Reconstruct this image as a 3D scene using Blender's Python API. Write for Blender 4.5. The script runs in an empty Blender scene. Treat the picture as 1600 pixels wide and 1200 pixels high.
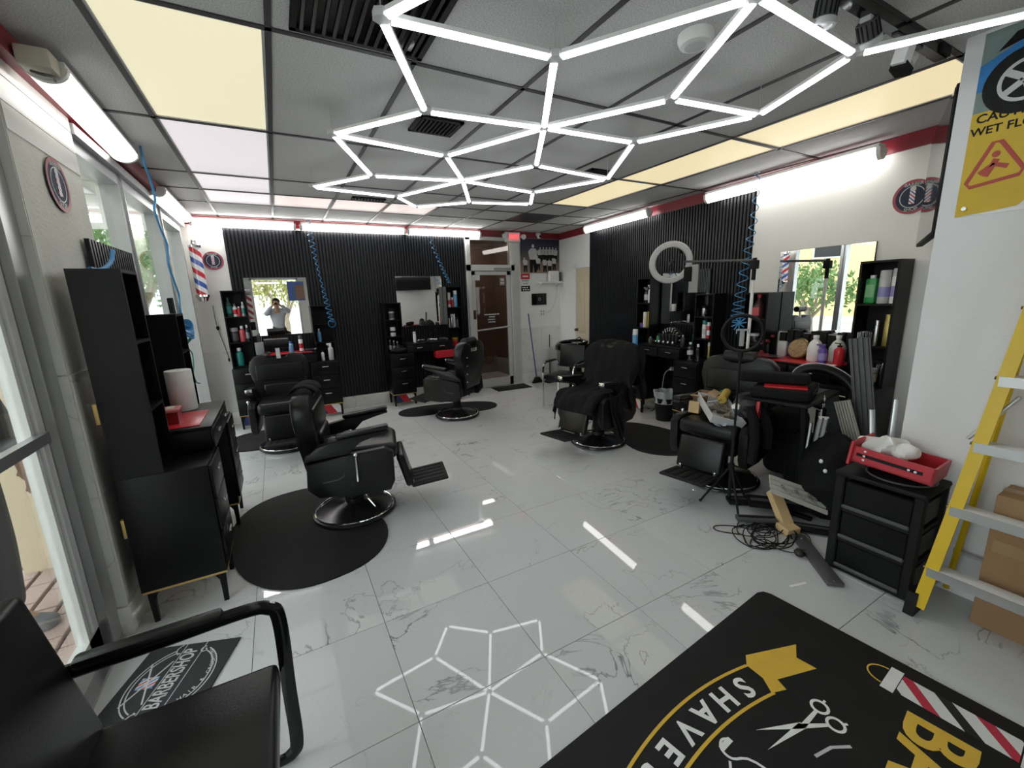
import bpy, bmesh, math, random
from mathutils import Vector, Matrix, Euler
random.seed(7)
S = bpy.context.scene
COL = S.collection
PI = math.pi
R = math.radians
# ------------------------------------------------------------------ camera
CAMH = 1.65
def cam_setup(yaw, pitch, roll, f_px):
    a, b, c = R(yaw), R(pitch), R(roll)
    f = Vector((math.sin(a)*math.cos(b), math.cos(a)*math.cos(b), -math.sin(b)))
    r = Vector((math.cos(a), -math.sin(a), 0)); d = f.cross(r)
    r2 = math.cos(c)*r + math.sin(c)*d; d2 = -math.sin(c)*r + math.cos(c)*d
    cd = bpy.data.cameras.new('camera'); o = bpy.data.objects.new('camera', cd); COL.objects.link(o)
    M = Matrix((r2, -d2, -f)).transposed().to_4x4(); M.translation = Vector((0, 0, CAMH)); o.matrix_world = M
    cd.sensor_width = 36; cd.lens = f_px/1600*36; cd.clip_start = 0.02; cd.clip_end = 200
    S.camera = o
cam_setup(28.687, 11.895, 1.864, 655.07)
# ------------------------------------------------------------------ world and exposure
W = bpy.data.worlds.new('world'); S.world = W; W.use_nodes = True
bg = W.node_tree.nodes['Background']; bg.inputs[0].default_value = (0.93, 0.97, 1.0, 1); bg.inputs[1].default_value = 3.2
S.view_settings.view_transform = 'Standard'; S.view_settings.look = 'None'
S.view_settings.gamma = 1; S.view_settings.use_curve_mapping = False
S.view_settings.exposure = 0.42
E_TUBE, E_FLUO, E_WARM, E_COOL = 4.8, 16.0, 0.54, 0.54
# ------------------------------------------------------------------ materials
MATS = {}
def mat(name, col, rough=0.5, metal=0.0, var=0.12, vscale=14, bump=0.0, bscale=60, emit=0, spec=0.5, coat=0.0, ecol=None):
    if name in MATS: return MATS[name]
    m = bpy.data.materials.new(name); m.use_nodes = True; nt = m.node_tree; p = nt.nodes['Principled BSDF']
    if len(col) == 3: col = (*col, 1)
    tc = nt.nodes.new('ShaderNodeTexCoord')
    n = nt.nodes.new('ShaderNodeTexNoise'); n.inputs['Scale'].default_value = vscale; n.inputs['Detail'].default_value = 4
    nt.links.new(tc.outputs['Object'], n.inputs['Vector'])
    mx = nt.nodes.new('ShaderNodeMix'); mx.data_type = 'RGBA'; mx.blend_type = 'MIX'
    mx.inputs[6].default_value = tuple(c*(1-var) for c in col[:3]) + (1,)
    mx.inputs[7].default_value = tuple(min(1, c*(1+var)) for c in col[:3]) + (1,)
    nt.links.new(n.outputs['Fac'], mx.inputs[0]); nt.links.new(mx.outputs[2], p.inputs['Base Color'])
    p.inputs['Roughness'].default_value = rough; p.inputs['Metallic'].default_value = metal
    p.inputs['Specular IOR Level'].default_value = spec; p.inputs['Coat Weight'].default_value = coat
    if bump:
        b = nt.nodes.new('ShaderNodeBump'); b.inputs['Strength'].default_value = bump; b.inputs['Distance'].default_value = 0.004
        n2 = nt.nodes.new('ShaderNodeTexNoise'); n2.inputs['Scale'].default_value = bscale; n2.inputs['Detail'].default_value = 3
        nt.links.new(tc.outputs['Object'], n2.inputs['Vector']); nt.links.new(n2.outputs['Fac'], b.inputs['Height'])
        nt.links.new(b.outputs['Normal'], p.inputs['Normal'])
    if emit:
        p.inputs['Emission Color'].default_value = (*(ecol or col[:3]), 1); p.inputs['Emission Strength'].default_value = emit
    MATS[name] = m
    return m
def marble(name, base, vein, rough, scale=1.0, thin=0.02, strength=0.8):
    m = bpy.data.materials.new(name); m.use_nodes = True; nt = m.node_tree; p = nt.nodes['Principled BSDF']; L = nt.links.new
    tc = nt.nodes.new('ShaderNodeTexCoord'); oi = nt.nodes.new('ShaderNodeObjectInfo')
    mul = nt.nodes.new('ShaderNodeMath'); mul.operation = 'MULTIPLY'; mul.inputs[1].default_value = 37.0; L(oi.outputs['Random'], mul.inputs[0])
    cmb = nt.nodes.new('ShaderNodeCombineXYZ'); L(mul.outputs[0], cmb.inputs[0]); L(mul.outputs[0], cmb.inputs[2])
    add = nt.nodes.new('ShaderNodeVectorMath'); add.operation = 'ADD'; L(tc.outputs['Object'], add.inputs[0]); L(cmb.outputs[0], add.inputs[1])
    prev = None
    for sc, dist, th, st in ((1.5*scale, 1.4, thin, strength), (4.2*scale, 2.2, thin*0.6, strength*0.35)):
        n = nt.nodes.new('ShaderNodeTexNoise'); n.inputs['Scale'].default_value = sc; n.inputs['Detail'].default_value = 6
        n.inputs['Roughness'].default_value = 0.55; n.inputs['Distortion'].default_value = dist; L(add.outputs[0], n.inputs['Vector'])
        s = nt.nodes.new('ShaderNodeMath'); s.operation = 'SUBTRACT'; s.inputs[1].default_value = 0.5; L(n.outputs['Fac'], s.inputs[0])
        a = nt.nodes.new('ShaderNodeMath'); a.operation = 'ABSOLUTE'; L(s.outputs[0], a.inputs[0])
        mr = nt.nodes.new('ShaderNodeMapRange'); mr.inputs[1].default_value = 0; mr.inputs[2].default_value = th
        mr.inputs[3].default_value = st; mr.inputs[4].default_value = 0; L(a.outputs[0], mr.inputs[0])
        # break the veins up so that they come and go
        n2 = nt.nodes.new('ShaderNodeTexNoise'); n2.inputs['Scale'].default_value = sc*0.9; L(add.outputs[0], n2.inputs['Vector'])
        mr2 = nt.nodes.new('ShaderNodeMapRange'); mr2.inputs[1].default_value = 0.47; mr2.inputs[2].default_value = 0.66; L(n2.outputs['Fac'], mr2.inputs[0])
        mm = nt.nodes.new('ShaderNodeMath'); mm.operation = 'MULTIPLY'; L(mr.outputs[0], mm.inputs[0]); L(mr2.outputs[0], mm.inputs[1])
        if prev:
            mxm = nt.nodes.new('ShaderNodeMath'); mxm.operation = 'MAXIMUM'; L(prev.outputs[0], mxm.inputs[0]); L(mm.outputs[0], mxm.inputs[1]); prev = mxm
        else: prev = mm
    nb = nt.nodes.new('ShaderNodeTexNoise'); nb.inputs['Scale'].default_value = 1.2; L(add.outputs[0], nb.inputs['Vector'])
    mb = nt.nodes.new('ShaderNodeMix'); mb.data_type = 'RGBA'
    mb.inputs[6].default_value = tuple(c*0.93 for c in base) + (1,); mb.inputs[7].default_value = tuple(min(1, c*1.05) for c in base) + (1,)
    L(nb.outputs['Fac'], mb.inputs[0])
    mx = nt.nodes.new('ShaderNodeMix'); mx.data_type = 'RGBA'; mx.inputs[7].default_value = (*vein, 1)
    L(prev.outputs[0], mx.inputs[0]); L(mb.outputs[2], mx.inputs[6]); L(mx.outputs[2], p.inputs['Base Color'])
    p.inputs['Roughness'].default_value = rough
    MATS[name] = m
    return m
def glass(name, tint, base=0.05, gloss=1.0):
    m = bpy.data.materials.new(name); m.use_nodes = True; nt = m.node_tree; L = nt.links.new
    nt.nodes.remove(nt.nodes['Principled BSDF']); out = nt.nodes['Material Output']
    t = nt.nodes.new('ShaderNodeBsdfTransparent'); t.inputs[0].default_value = (*tint, 1)
    g = nt.nodes.new('ShaderNodeBsdfGlossy'); g.inputs['Roughness'].default_value = 0.01; g.inputs[0].default_value = (gloss, gloss, gloss, 1)
    lw = nt.nodes.new('ShaderNodeLayerWeight'); lw.inputs[0].default_value = 0.5      # Schlick reflectance, same on both faces of the pane
    pw = nt.nodes.new('ShaderNodeMath'); pw.operation = 'POWER'; pw.inputs[1].default_value = 4.5; L(lw.outputs['Facing'], pw.inputs[0])
    f = nt.nodes.new('ShaderNodeMath'); f.operation = 'MULTIPLY_ADD'; f.inputs[1].default_value = 0.95-base; f.inputs[2].default_value = base; L(pw.outputs[0], f.inputs[0])
    mx = nt.nodes.new('ShaderNodeMixShader'); L(f.outputs[0], mx.inputs[0]); L(t.outputs[0], mx.inputs[1]); L(g.outputs[0], mx.inputs[2]); L(mx.outputs[0], out.inputs[0])
    MATS[name] = m
    return m
def stripes(name, cols, axis=2, slope=0.7, period=0.2, other=0, rough=0.3, widths=None):
    """diagonal coloured bands in object space"""
    m = bpy.data.materials.new(name); m.use_nodes = True; nt = m.node_tree; p = nt.nodes['Principled BSDF']; L = nt.links.new
    tc = nt.nodes.new('ShaderNodeTexCoord'); sp = nt.nodes.new('ShaderNodeSeparateXYZ'); L(tc.outputs['Object'], sp.inputs[0])
    a = nt.nodes.new('ShaderNodeMath'); a.operation = 'MULTIPLY_ADD'; a.inputs[1].default_value = slope; L(sp.outputs[other], a.inputs[0]); L(sp.outputs[axis], a.inputs[2])
    d = nt.nodes.new('ShaderNodeMath'); d.operation = 'DIVIDE'; d.inputs[1].default_value = period; L(a.outputs[0], d.inputs[0])
    w = nt.nodes.new('ShaderNodeMath'); w.operation = 'FLOORED_MODULO'; w.inputs[1].default_value = 1; L(d.outputs[0], w.inputs[0])
    r = nt.nodes.new('ShaderNodeValToRGB'); r.color_ramp.interpolation = 'CONSTANT'; L(w.outputs[0], r.inputs[0])
    e = r.color_ramp.elements; n = len(cols)
    pos = widths or [i/n for i in range(n)]
    e[0].position = 0; e[0].color = (*cols[0], 1); e[1].position = pos[1]; e[1].color = (*cols[1], 1)
    for i in range(2, n): x = e.new(pos[i]); x.color = (*cols[i], 1)
    L(r.outputs[0], p.inputs['Base Color']); p.inputs['Roughness'].default_value = rough
    MATS[name] = m
    return m
M_floor = marble('marble_floor', (0.60, 0.61, 0.61), (0.13, 0.13, 0.13), 0.02, 1.0, 0.009, 0.85)
M_wallmar = marble('marble_wall', (0.76, 0.755, 0.72), (0.36, 0.35, 0.33), 0.16, 1.3, 0.016, 0.55)
M_grout = mat('grout', (0.10, 0.10, 0.10), 0.8)
M_wall = mat('painted_wall', (0.82, 0.81, 0.78), 0.6, var=0.03, vscale=3, bump=0.25, bscale=90)
M_pier = mat('painted_wall_bright', (0.74, 0.745, 0.76), 0.6, var=0.03, vscale=3, bump=0.2, bscale=90)
M_plaster = mat('rough_plaster', (0.68, 0.68, 0.63), 0.8, var=0.1, vscale=7, bump=0.7, bscale=55)
M_red = mat('dark_red_paint', (0.24, 0.016, 0.028), 0.35)
M_black = mat('black_laminate', (0.0035, 0.0035, 0.004), 0.38, var=0.2, bump=0.05, spec=0.22)
M_blackm = mat('black_matte', (0.006, 0.006, 0.0065), 0.6, var=0.2, spec=0.25)
M_slat = mat('black_fluted', (0.0075, 0.009, 0.0125), 0.36, spec=0.4)
M_leather = mat('black_leather', (0.0065, 0.0065, 0.007), 0.34, spec=0.32, var=0.25, bump=0.12, bscale=160)
M_rubber = mat('black_rubber', (0.0125, 0.0125, 0.013), 0.7, spec=0.25, var=0.35, vscale=9, bump=0.2)
M_cloth = mat('black_cloth', (0.0075, 0.0075, 0.008), 0.85, spec=0.2, var=0.3, bump=0.2, bscale=300)
M_gloss = mat('black_gloss', (0.006, 0.006, 0.007), 0.12, spec=0.4)
M_dgrey = mat('dark_grey', (0.07, 0.07, 0.073), 0.45)
M_grey = mat('mid_grey', (0.28, 0.28, 0.29), 0.5)
M_lgrey = mat('light_grey', (0.55, 0.55, 0.56), 0.45)
M_white = mat('white_plastic', (0.80, 0.80, 0.79), 0.35)
M_paper = mat('white_paper', (0.82, 0.81, 0.79), 0.8, bump=0.2)
M_chrome = mat('chrome', (0.80, 0.80, 0.82), 0.09, 1.0, var=0.02)
M_alu = mat('aluminium', (0.52, 0.53, 0.54), 0.36, 0.85, var=0.06)
M_aluw = mat('white_aluminium', (0.62, 0.62, 0.60), 0.4, 0.15, var=0.06)
M_gold = mat('gold_trim', (0.62, 0.42, 0.16), 0.35, 0.6)
M_brass = mat('antique_brass', (0.16, 0.11, 0.05), 0.3, 0.9)
M_redp = mat('red_plastic', (0.55, 0.018, 0.03), 0.3)
M_redl = mat('red_lacquer', (0.48, 0.02, 0.032), 0.35)
M_blueh = mat('blue_hose', (0.05, 0.27, 0.55), 0.3)
M_yellow = mat('yellow_fibreglass', (0.70, 0.47, 0.015), 0.4, var=0.1, vscale=8)
M_card = mat('cardboard', (0.33, 0.195, 0.10), 0.8, var=0.12, vscale=5)
M_wood = mat('raw_wood', (0.62, 0.43, 0.22), 0.6, var=0.25, vscale=9)
M_brown = mat('brown_wall', (0.20, 0.13, 0.10), 0.6, var=0.1, vscale=2)
M_beige = mat('beige_door', (0.62, 0.53, 0.38), 0.45, var=0.04)
M_teal = mat('teal', (0.02, 0.22, 0.20), 0.3)
M_green = mat('green', (0.05, 0.33, 0.10), 0.3)
M_blue = mat('blue', (0.05, 0.13, 0.50), 0.3)
M_lblue = mat('light_blue', (0.14, 0.36, 0.62), 0.3)
M_purple = mat('purple', (0.13, 0.07, 0.36), 0.3)
M_amber = mat('amber', (0.33, 0.21, 0.03), 0.25)
M_pink = mat('coral', (0.55, 0.08, 0.10), 0.3)
M_skin = mat('skin', (0.42, 0.24, 0.16), 0.5)
M_hair = mat('dark_hair', (0.012, 0.010, 0.009), 0.5)
M_lav = mat('lavender_shirt', (0.40, 0.41, 0.47), 0.8)
M_navy = mat('navy', (0.015, 0.022, 0.05), 0.7)
M_bark = mat('bark', (0.30, 0.25, 0.19), 0.9, var=0.3, vscale=12)
M_leaf = mat('leaf_green', (0.13, 0.24, 0.07), 0.6, var=0.4, vscale=3)
M_leaf2 = mat('leaf_yellowgreen', (0.30, 0.30, 0.06), 0.6, var=0.4, vscale=3)
M_ybld = mat('yellow_stucco', (0.80, 0.60, 0.30), 0.9, var=0.04, vscale=1)
M_conc = mat('concrete', (0.60, 0.58, 0.54), 0.9, var=0.1, vscale=2)
M_asph = mat('asphalt', (0.36, 0.35, 0.34), 0.9, var=0.15, vscale=2)
M_paver = mat('pink_paver', (0.47, 0.35, 0.31), 0.9, var=0.15, vscale=5)
M_tile = mat('acoustic_tile', (0.66, 0.66, 0.665), 0.95, var=0.75, vscale=170, bump=0.5, bscale=200)
M_grid = mat('ceiling_grid', (0.045, 0.045, 0.047), 0.5)
M_mirror = mat('mirror', (0.90, 0.91, 0.91), 0.004, 1.0, var=0.0)
M_glass = glass('window_glass', (0.93, 0.96, 0.95))
M_dglass = glass('door_glass', (0.80, 0.76, 0.72))
M_clear = glass('clear_plastic', (0.86, 0.88, 0.90))
M_tube = mat('led_tube', (1, 1, 1), 0.4, emit=E_TUBE, ecol=(0.93, 0.97, 1.0), var=0)
M_fluo3 = mat('fluorescent_right', (1, 1, 1), 0.4, emit=5.0, ecol=(1, 0.985, 0.95), var=0)
M_fluo2 = mat('fluorescent_left', (1, 1, 1), 0.4, emit=2.4, ecol=(1, 0.985, 0.95), var=0)
M_fluo = mat('fluorescent', (1, 1, 1), 0.4, emit=E_FLUO, ecol=(1, 0.985, 0.95), var=0)
M_warm = mat('warm_panel', (0.5, 0.5, 0.45), 0.5, emit=E_WARM, ecol=(1.0, 0.92, 0.62), var=0)
M_warm2 = mat('warm_panel_amber', (0.5, 0.5, 0.45), 0.5, emit=E_WARM, ecol=(1.08, 0.90, 0.53), var=0)
M_cool = mat('cool_panel', (0.5, 0.5, 0.5), 0.5, emit=E_COOL, ecol=(0.90, 0.83, 0.87), var=0)
M_pinkp = mat('pinkish_panel', (0.5, 0.5, 0.5), 0.5, emit=E_COOL, ecol=(1.0, 0.83, 0.78), var=0)
M_exit = mat('exit_red', (0.6, 0.05, 0.06), 0.4, emit=0.9, ecol=(1.0, 0.12, 0.14), var=0)
M_mustard = mat('mustard_print', (0.72, 0.45, 0.05), 0.8)
M_poly = mat('polished_silver', (0.70, 0.70, 0.72), 0.22, 0.9, var=0.05)
# ------------------------------------------------------------------ mesh helpers
class B:
    def __init__(s): s.bm = bmesh.new()
    def _new(s, geom_verts, M):
        bmesh.ops.transform(s.bm, matrix=M, verts=geom_verts)
    def box(s, c, d, rot=None, bev=0, seg=2):
        r = bmesh.ops.create_cube(s.bm, size=1); v = r['verts']
        bmesh.ops.scale(s.bm, vec=Vector(d), verts=v)
        if bev:
            es = list({e for x in v for e in x.link_edges})
            rr = bmesh.ops.bevel(s.bm, geom=es, offset=min(bev, min(d)*0.49), segments=seg, profile=0.5, affect='EDGES')
            v = list({x for f in rr['faces'] for x in f.verts} | {x for x in v if x.is_valid})
        M = Matrix.Translation(Vector(c))
        if rot is not None: M = M @ (Euler(rot).to_matrix().to_4x4() if not isinstance(rot, Matrix) else rot.to_4x4())
        s._new(v, M); return s
    def b6(s, x0, x1, y0, y1, z0, z1, bev=0):
        return s.box(((x0+x1)/2, (y0+y1)/2, (z0+z1)/2), (abs(x1-x0), abs(y1-y0), abs(z1-z0)), None, bev)
    def cyl(s, a, b, r0, r1=None, n=16, caps=True):
        a = Vector(a); b = Vector(b); d = b-a; r1 = r0 if r1 is None else r1
        r = bmesh.ops.create_cone(s.bm, cap_ends=caps, segments=n, radius1=r0, radius2=r1, depth=d.length)
        q = Vector((0, 0, 1)).rotation_difference(d.normalized()).to_matrix().to_4x4()
        s._new(r['verts'], Matrix.Translation((a+b)/2) @ q); return s
    def sph(s, c, r, sc=(1, 1, 1), u=16, v=10, rot=None):
        q = bmesh.ops.create_uvsphere(s.bm, u_segments=u, v_segments=v, radius=r)
        M = Matrix.Translation(Vector(c)) @ (Euler(rot).to_matrix().to_4x4() if rot else Matrix()) @ Matrix.Diagonal((*sc, 1))
        s._new(q['verts'], M); return s
    def lathe(s, prof, c=(0, 0, 0), n=24, rot=None, cap=True):
        rings = []
        M = Matrix.Translation(Vector(c)) @ (Euler(rot).to_matrix().to_4x4() if rot else Matrix())
        for r, z in prof:
            rings.append([s.bm.verts.new(M @ Vector((r*math.cos(2*PI*k/n), r*math.sin(2*PI*k/n), z))) for k in range(n)])
        for A, Bq in zip(rings, rings[1:]):
            for k in range(n): s.bm.faces.new((A[k], A[(k+1) % n], Bq[(k+1) % n], Bq[k]))
        if not cap: return s
        if abs(prof[0][1]-prof[-1][1]) < 1e-7 and prof[0][0] > 1e-4 and prof[-1][0] > 1e-4:      # closed ring profile
            if prof[0] != prof[-1]:
                for k in range(n): s.bm.faces.new((rings[-1][k], rings[-1][(k+1) % n], rings[0][(k+1) % n], rings[0][k]))
            else: bmesh.ops.remove_doubles(s.bm, verts=rings[0]+rings[-1], dist=1e-6)
            return s
        if prof[0][0] > 1e-4: s.bm.faces.new(rings[0][::-1])
        if prof[-1][0] > 1e-4: s.bm.faces.new(rings[-1])
        return s
    def tube(s, pts, r, n=8, closed=False, flat=None):
        P = [Vector(p) for p in pts]; L = len(P); rings = []
        up = Vector((0, 0, 1)); prevn = None
        for i, p in enumerate(P):
            if closed: t = P[(i+1) % L]-P[(i-1) % L]
            else: t = P[min(i+1, L-1)]-P[max(i-1, 0)]
            t.normalize()
            if prevn is None:
                nn = up.cross(t)
                if nn.length < 1e-3: nn = Vector((1, 0, 0)).cross(t)
            else: nn = prevn-t*prevn.dot(t)
            nn.normalize(); prevn = nn; bb = t.cross(nn)
            rr = r[i] if isinstance(r, (list, tuple)) else r
            a, b2 = (rr, rr) if flat is None else flat
            rings.append([s.bm.verts.new(p+nn*(a*math.cos(2*PI*k/n+PI/n))+bb*(b2*math.sin(2*PI*k/n+PI/n))) for k in range(n)])
        prs = list(zip(rings, rings[1:])) + ([(rings[-1], rings[0])] if closed else [])
        for A, Bq in prs:
            for k in range(n): s.bm.faces.new((A[k], A[(k+1) % n], Bq[(k+1) % n], Bq[k]))
        if not closed: s.bm.faces.new(rings[0][::-1]); s.bm.faces.new(rings[-1])
        return s
    def prism(s, poly, h0, h1, M=None, bev=0):
        """poly in local xy, extruded along local z"""
        M = M or Matrix()
        lo = [s.bm.verts.new(M @ Vector((x, y, h0))) for x, y in poly]; hi = [s.bm.verts.new(M @ Vector((x, y, h1))) for x, y in poly]
        n = len(poly); fs = [s.bm.faces.new(lo[::-1]), s.bm.faces.new(hi)]
        for k in range(n): fs.append(s.bm.faces.new((lo[k], lo[(k+1) % n], hi[(k+1) % n], hi[k])))
        if bev:
            es = list(fs[0].edges)+list(fs[1].edges)
            bmesh.ops.bevel(s.bm, geom=es, offset=bev, segments=2, profile=0.5, affect='EDGES')
        return s
    def grid(s, fn, nu, nv):
        V = [[s.bm.verts.new(fn(i/nu, j/nv)) for j in range(nv+1)] for i in range(nu+1)]
        for i in range(nu):
            for j in range(nv): s.bm.faces.new((V[i][j], V[i+1][j], V[i+1][j+1], V[i][j+1]))
        return s
    def mesh(s, name, m, smooth=True):
        bmesh.ops.recalc_face_normals(s.bm, faces=s.bm.faces)
        me = bpy.data.meshes.new(name); s.bm.to_mesh(me); s.bm.free()
        if smooth:
            me.polygons.foreach_set('use_smooth', [True]*len(me.polygons)); me.set_sharp_from_angle(angle=R(35))
        me.materials.append(m if not isinstance(m, str) else MATS[m])
        return me
    def ob(s, name, m, par=None, loc=(0, 0, 0), rot=(0, 0, 0), smooth=True, **tagkw):
        return link(name, s.mesh(name, m, smooth), par, loc, rot, **tagkw)
XZ = Matrix(((1, 0, 0, 0), (0, 0, -1, 0), (0, 1, 0, 0), (0, 0, 0, 1)))   # poly (x,z), extruded along -y
YZ = Matrix(((0, 0, 1, 0), (1, 0, 0, 0), (0, 1, 0, 0), (0, 0, 0, 1)))    # poly (y,z), extruded along x
def tag(o, label=None, cat=None, group=None, kind=None):
    if label: o['label'] = label
    if cat: o['category'] = cat
    if group: o['group'] = group
    if kind: o['kind'] = kind
    return o
def link(name, me, par=None, loc=(0, 0, 0), rot=(0, 0, 0), **kw):
    o = bpy.data.objects.new(name, me); COL.objects.link(o)
    o.location = loc; o.rotation_euler = rot
    if par is not None: o.parent = par
    return tag(o, **kw)
def thing(name, label, cat, loc=(0, 0, 0), rz=0, group=None):
    o = bpy.data.objects.new(name, None); COL.objects.link(o); o.empty_display_size = 0.1
    o.location = loc; o.rotation_euler = (0, 0, rz)
    return tag(o, label, cat, group)
def dup(root, loc, rz, label=None):
    r = root.copy(); COL.objects.link(r); r.location = loc; r.rotation_euler = (0, 0, rz)
    if label: r['label'] = label
    for ch in list(root.children):
        c = ch.copy(); COL.objects.link(c); c.parent = r
        for g in ch.children:
            d = g.copy(); COL.objects.link(d); d.parent = c
    return r
def text_mesh(txt, size, depth=0.0006, bold=0.0, align='CENTER'):
    cu = bpy.data.curves.new('lettering', 'FONT'); cu.body = txt; cu.size = size; cu.extrude = depth; cu.offset = bold
    cu.align_x = align; cu.align_y = 'CENTER'; cu.resolution_u = 4
    o = bpy.data.objects.new('lettering_tmp', cu); COL.objects.link(o)
    bpy.context.view_layer.update()
    me = bpy.data.meshes.new_from_object(o.evaluated_get(bpy.context.evaluated_depsgraph_get()))
    bpy.data.objects.remove(o); bpy.data.curves.remove(cu)
    return me
def text(txt, size, m, par, loc, rot=(0, 0, 0), name='lettering', bold=0.0, align='CENTER', depth=0.0006):
    me = text_mesh(txt, size, depth, bold, align); me.materials.clear(); me.materials.append(m)
    return link(name, me, par, loc, rot)
def smooth_path(pts, sub=6):
    P = [Vector(p) for p in pts]; out = []
    for i in range(len(P)-1):
        p0, p1, p2, p3 = P[max(i-1, 0)], P[i], P[i+1], P[min(i+2, len(P)-1)]
        for k in range(sub):
            t = k/sub
            out.append(0.5*((2*p1)+(p2-p0)*t+(2*p0-5*p1+4*p2-p3)*t*t+(3*p1-p0-3*p2+p3)*t**3))
    out.append(P[-1]); return out
# ------------------------------------------------------------------ room dimensions (metres)
XL, BY, CZ, FY = -0.945, 6.88, 2.77, -2.4
RB, RA = Vector((4.40, 1.3, 0)), Vector((4.90, 6.88, 0))
RD = (RA-RB).normalized(); RN = Vector((-RD.y, RD.x, 0))      # along the right wall / into the room
RROT = math.atan2(-RD.y, -RD.x)
def rw(s, off=0, z=0):
    p = RB+RD*s+RN*off; return Vector((p.x, p.y, z))
PX, PY = 3.02, 0.925          # pier on the right: face x, corner y
# ================================================================== SETTING
floor = B().b6(-0.945, 5.3, FY, 7.0, -0.08, -0.006).ob('floor', M_grout, kind='structure')
tm = B().box((0, 0, -0.004), (0.5955, 0.6035, 0.008), bev=0.0012, seg=1).mesh('tile', M_floor)
x0 = 0.292-0.598*3; y0 = 2.0-0.606*8
def clipped_tile(par, m, xa, xb, ya, yb, name='tile'):
    return B().b6(-(xb-xa)/2, (xb-xa)/2, -(yb-ya)/2, (yb-ya)/2, -0.008, 0).ob(name, m, par, ((xa+xb)/2, (ya+yb)/2, 0))
for i in range(12):
    for j in range(17):
        xa, ya = x0+0.598*i, y0+0.606*j
        xb, yb = xa+0.5955, ya+0.6035
        xa2, xb2, ya2, yb2 = max(xa, XL), min(xb, 5.2), max(ya, FY), min(yb, 6.98)
        if xb2-xa2 < 0.03 or yb2-ya2 < 0.03: continue
        if yb2 < 0.9 and xa2 > PX+0.1: continue
        if xb2-xa2 > 0.58 and yb2-ya2 > 0.58: link('tile', tm, floor, ((xa+xb)/2, (ya+yb)/2, 0))
        else: clipped_tile(floor, M_floor, xa2, xb2, ya2, yb2)
# ---- ceiling: grid of tiles, bars, light panels
ceil = B().b6(XL-0.1, 5.3, FY-0.1, 7.05, CZ+0.02, CZ+0.10).ob('ceiling', M_tile, kind='structure')
gx = [0.12+0.615*k for k in range(-2, 9)]; gy = [2.23+1.235*k for k in range(-4, 5)]
ctm = B().b6(-0.3, 0.3, -0.61, 0.61, 0, 0.015).mesh('ceiling_tile', M_tile)
htm = B().b6(-0.3, 0.3, -0.30, 0.30, 0, 0.015).mesh('ceiling_tile', M_tile)
light_cells = {(1, 4): 'w', (1, 5): 'c', (1, 6): 'c', (7, 3): 'a', (7, 4): 'a', (7, 5): 'a'}
def panel(x, y, w, d, m, label, group=None):
    t = thing('ceiling_light_panel', label, 'light panel', (x, y, CZ), 0, group)
    B().b6(-w/2, w/2, -d/2, d/2, 0.004, 0.012).ob('diffuser', m, t)
    fr = B(); fr.b6(-w/2, w/2, -d/2, -d/2+0.012, -0.002, 0.006); fr.b6(-w/2, w/2, d/2-0.012, d/2, -0.002, 0.006)
    fr.b6(-w/2, -w/2+0.012, -d/2, d/2, -0.002, 0.006); fr.b6(w/2-0.012, w/2, -d/2, d/2, -0.002, 0.006); fr.ob('frame', M_lgrey, t)
for i in range(len(gx)-1):
    for j in range(len(gy)-1):
        cx, cy = (gx[i]+gx[i+1])/2, (gy[j]+gy[j+1])/2
        if cy < FY or cx > 5.1: continue
        k = light_cells.get((i, j))
        if k == 'w': panel(cx, cy, 0.59, 1.21, M_warm, 'pale yellow ceiling light panel near the left windows')
        elif k == 'c': panel(cx, cy, 0.59, 1.21, M_cool, 'white pinkish ceiling light panel beyond the pale yellow one, ' + ('adjoining it' if j == 5 else 'farther along the row'))
        elif k == 'a': panel(cx, cy, 0.59, 1.21, M_warm2, ('amber yellow ceiling light panel above the pier wall with the posters', 'amber yellow ceiling light panel, middle of the long strip by the right wall', 'amber yellow ceiling light panel at the far end of the long strip by the right wall')[j-3])
        elif i == 0:
            w = gx[1]-XL-0.012
            B().b6(-w/2, w/2, -0.61, 0.61, 0, 0.015).ob('ceiling_tile', M_tile, ceil, (XL+w/2+0.004, cy, CZ))
        elif j == 6 and 2 <= i <= 6 or (j == 6 and i == 7):
            for h in (0, 1):
                yy = gy[j]+0.309+0.617*h
                if h == 1 and i in (3, 4, 2): 
                    nm = {2: 'small square ceiling light panel beside the dark slot vent', 3: 'small square ceiling light panel, middle one of the row of three', 4: 'small square ceiling light panel nearest the dark ceiling tile'}[i]
                    panel(cx, yy, 0.59, 0.59, M_pinkp, nm)
                elif h == 1 and i == 7: B().b6(-0.3, 0.3, -0.3, 0.3, 0, 0.015).ob('ceiling_tile', M_slat, ceil, (cx, yy, CZ))
                else: link('ceiling_tile', htm, ceil, (cx, yy, CZ))
        elif cy+0.6 > BY+0.1:
            link('ceiling_tile', htm, ceil, (cx, gy[j]+0.309, CZ)); link('ceiling_tile', htm, ceil, (cx, gy[j]+0.926, CZ))
        else: link('ceiling_tile', ctm, ceil, (cx, cy, CZ))
for x in gx[1:]:
    if x < 5: B().b6(-0.013, 0.013, -(BY-FY)/2, (BY-FY)/2, -0.006, 0.004).ob('grid_bar', M_grid, ceil, (x, (BY+FY)/2, CZ))
for y in gy+[gy[6]+0.6175]:
    if FY < y < BY: B().b6(-3.0, 3.0, -0.013, 0.013, -0.006, 0.004).ob('grid_bar', M_grid, ceil, (XL+3.0, y, CZ))
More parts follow.
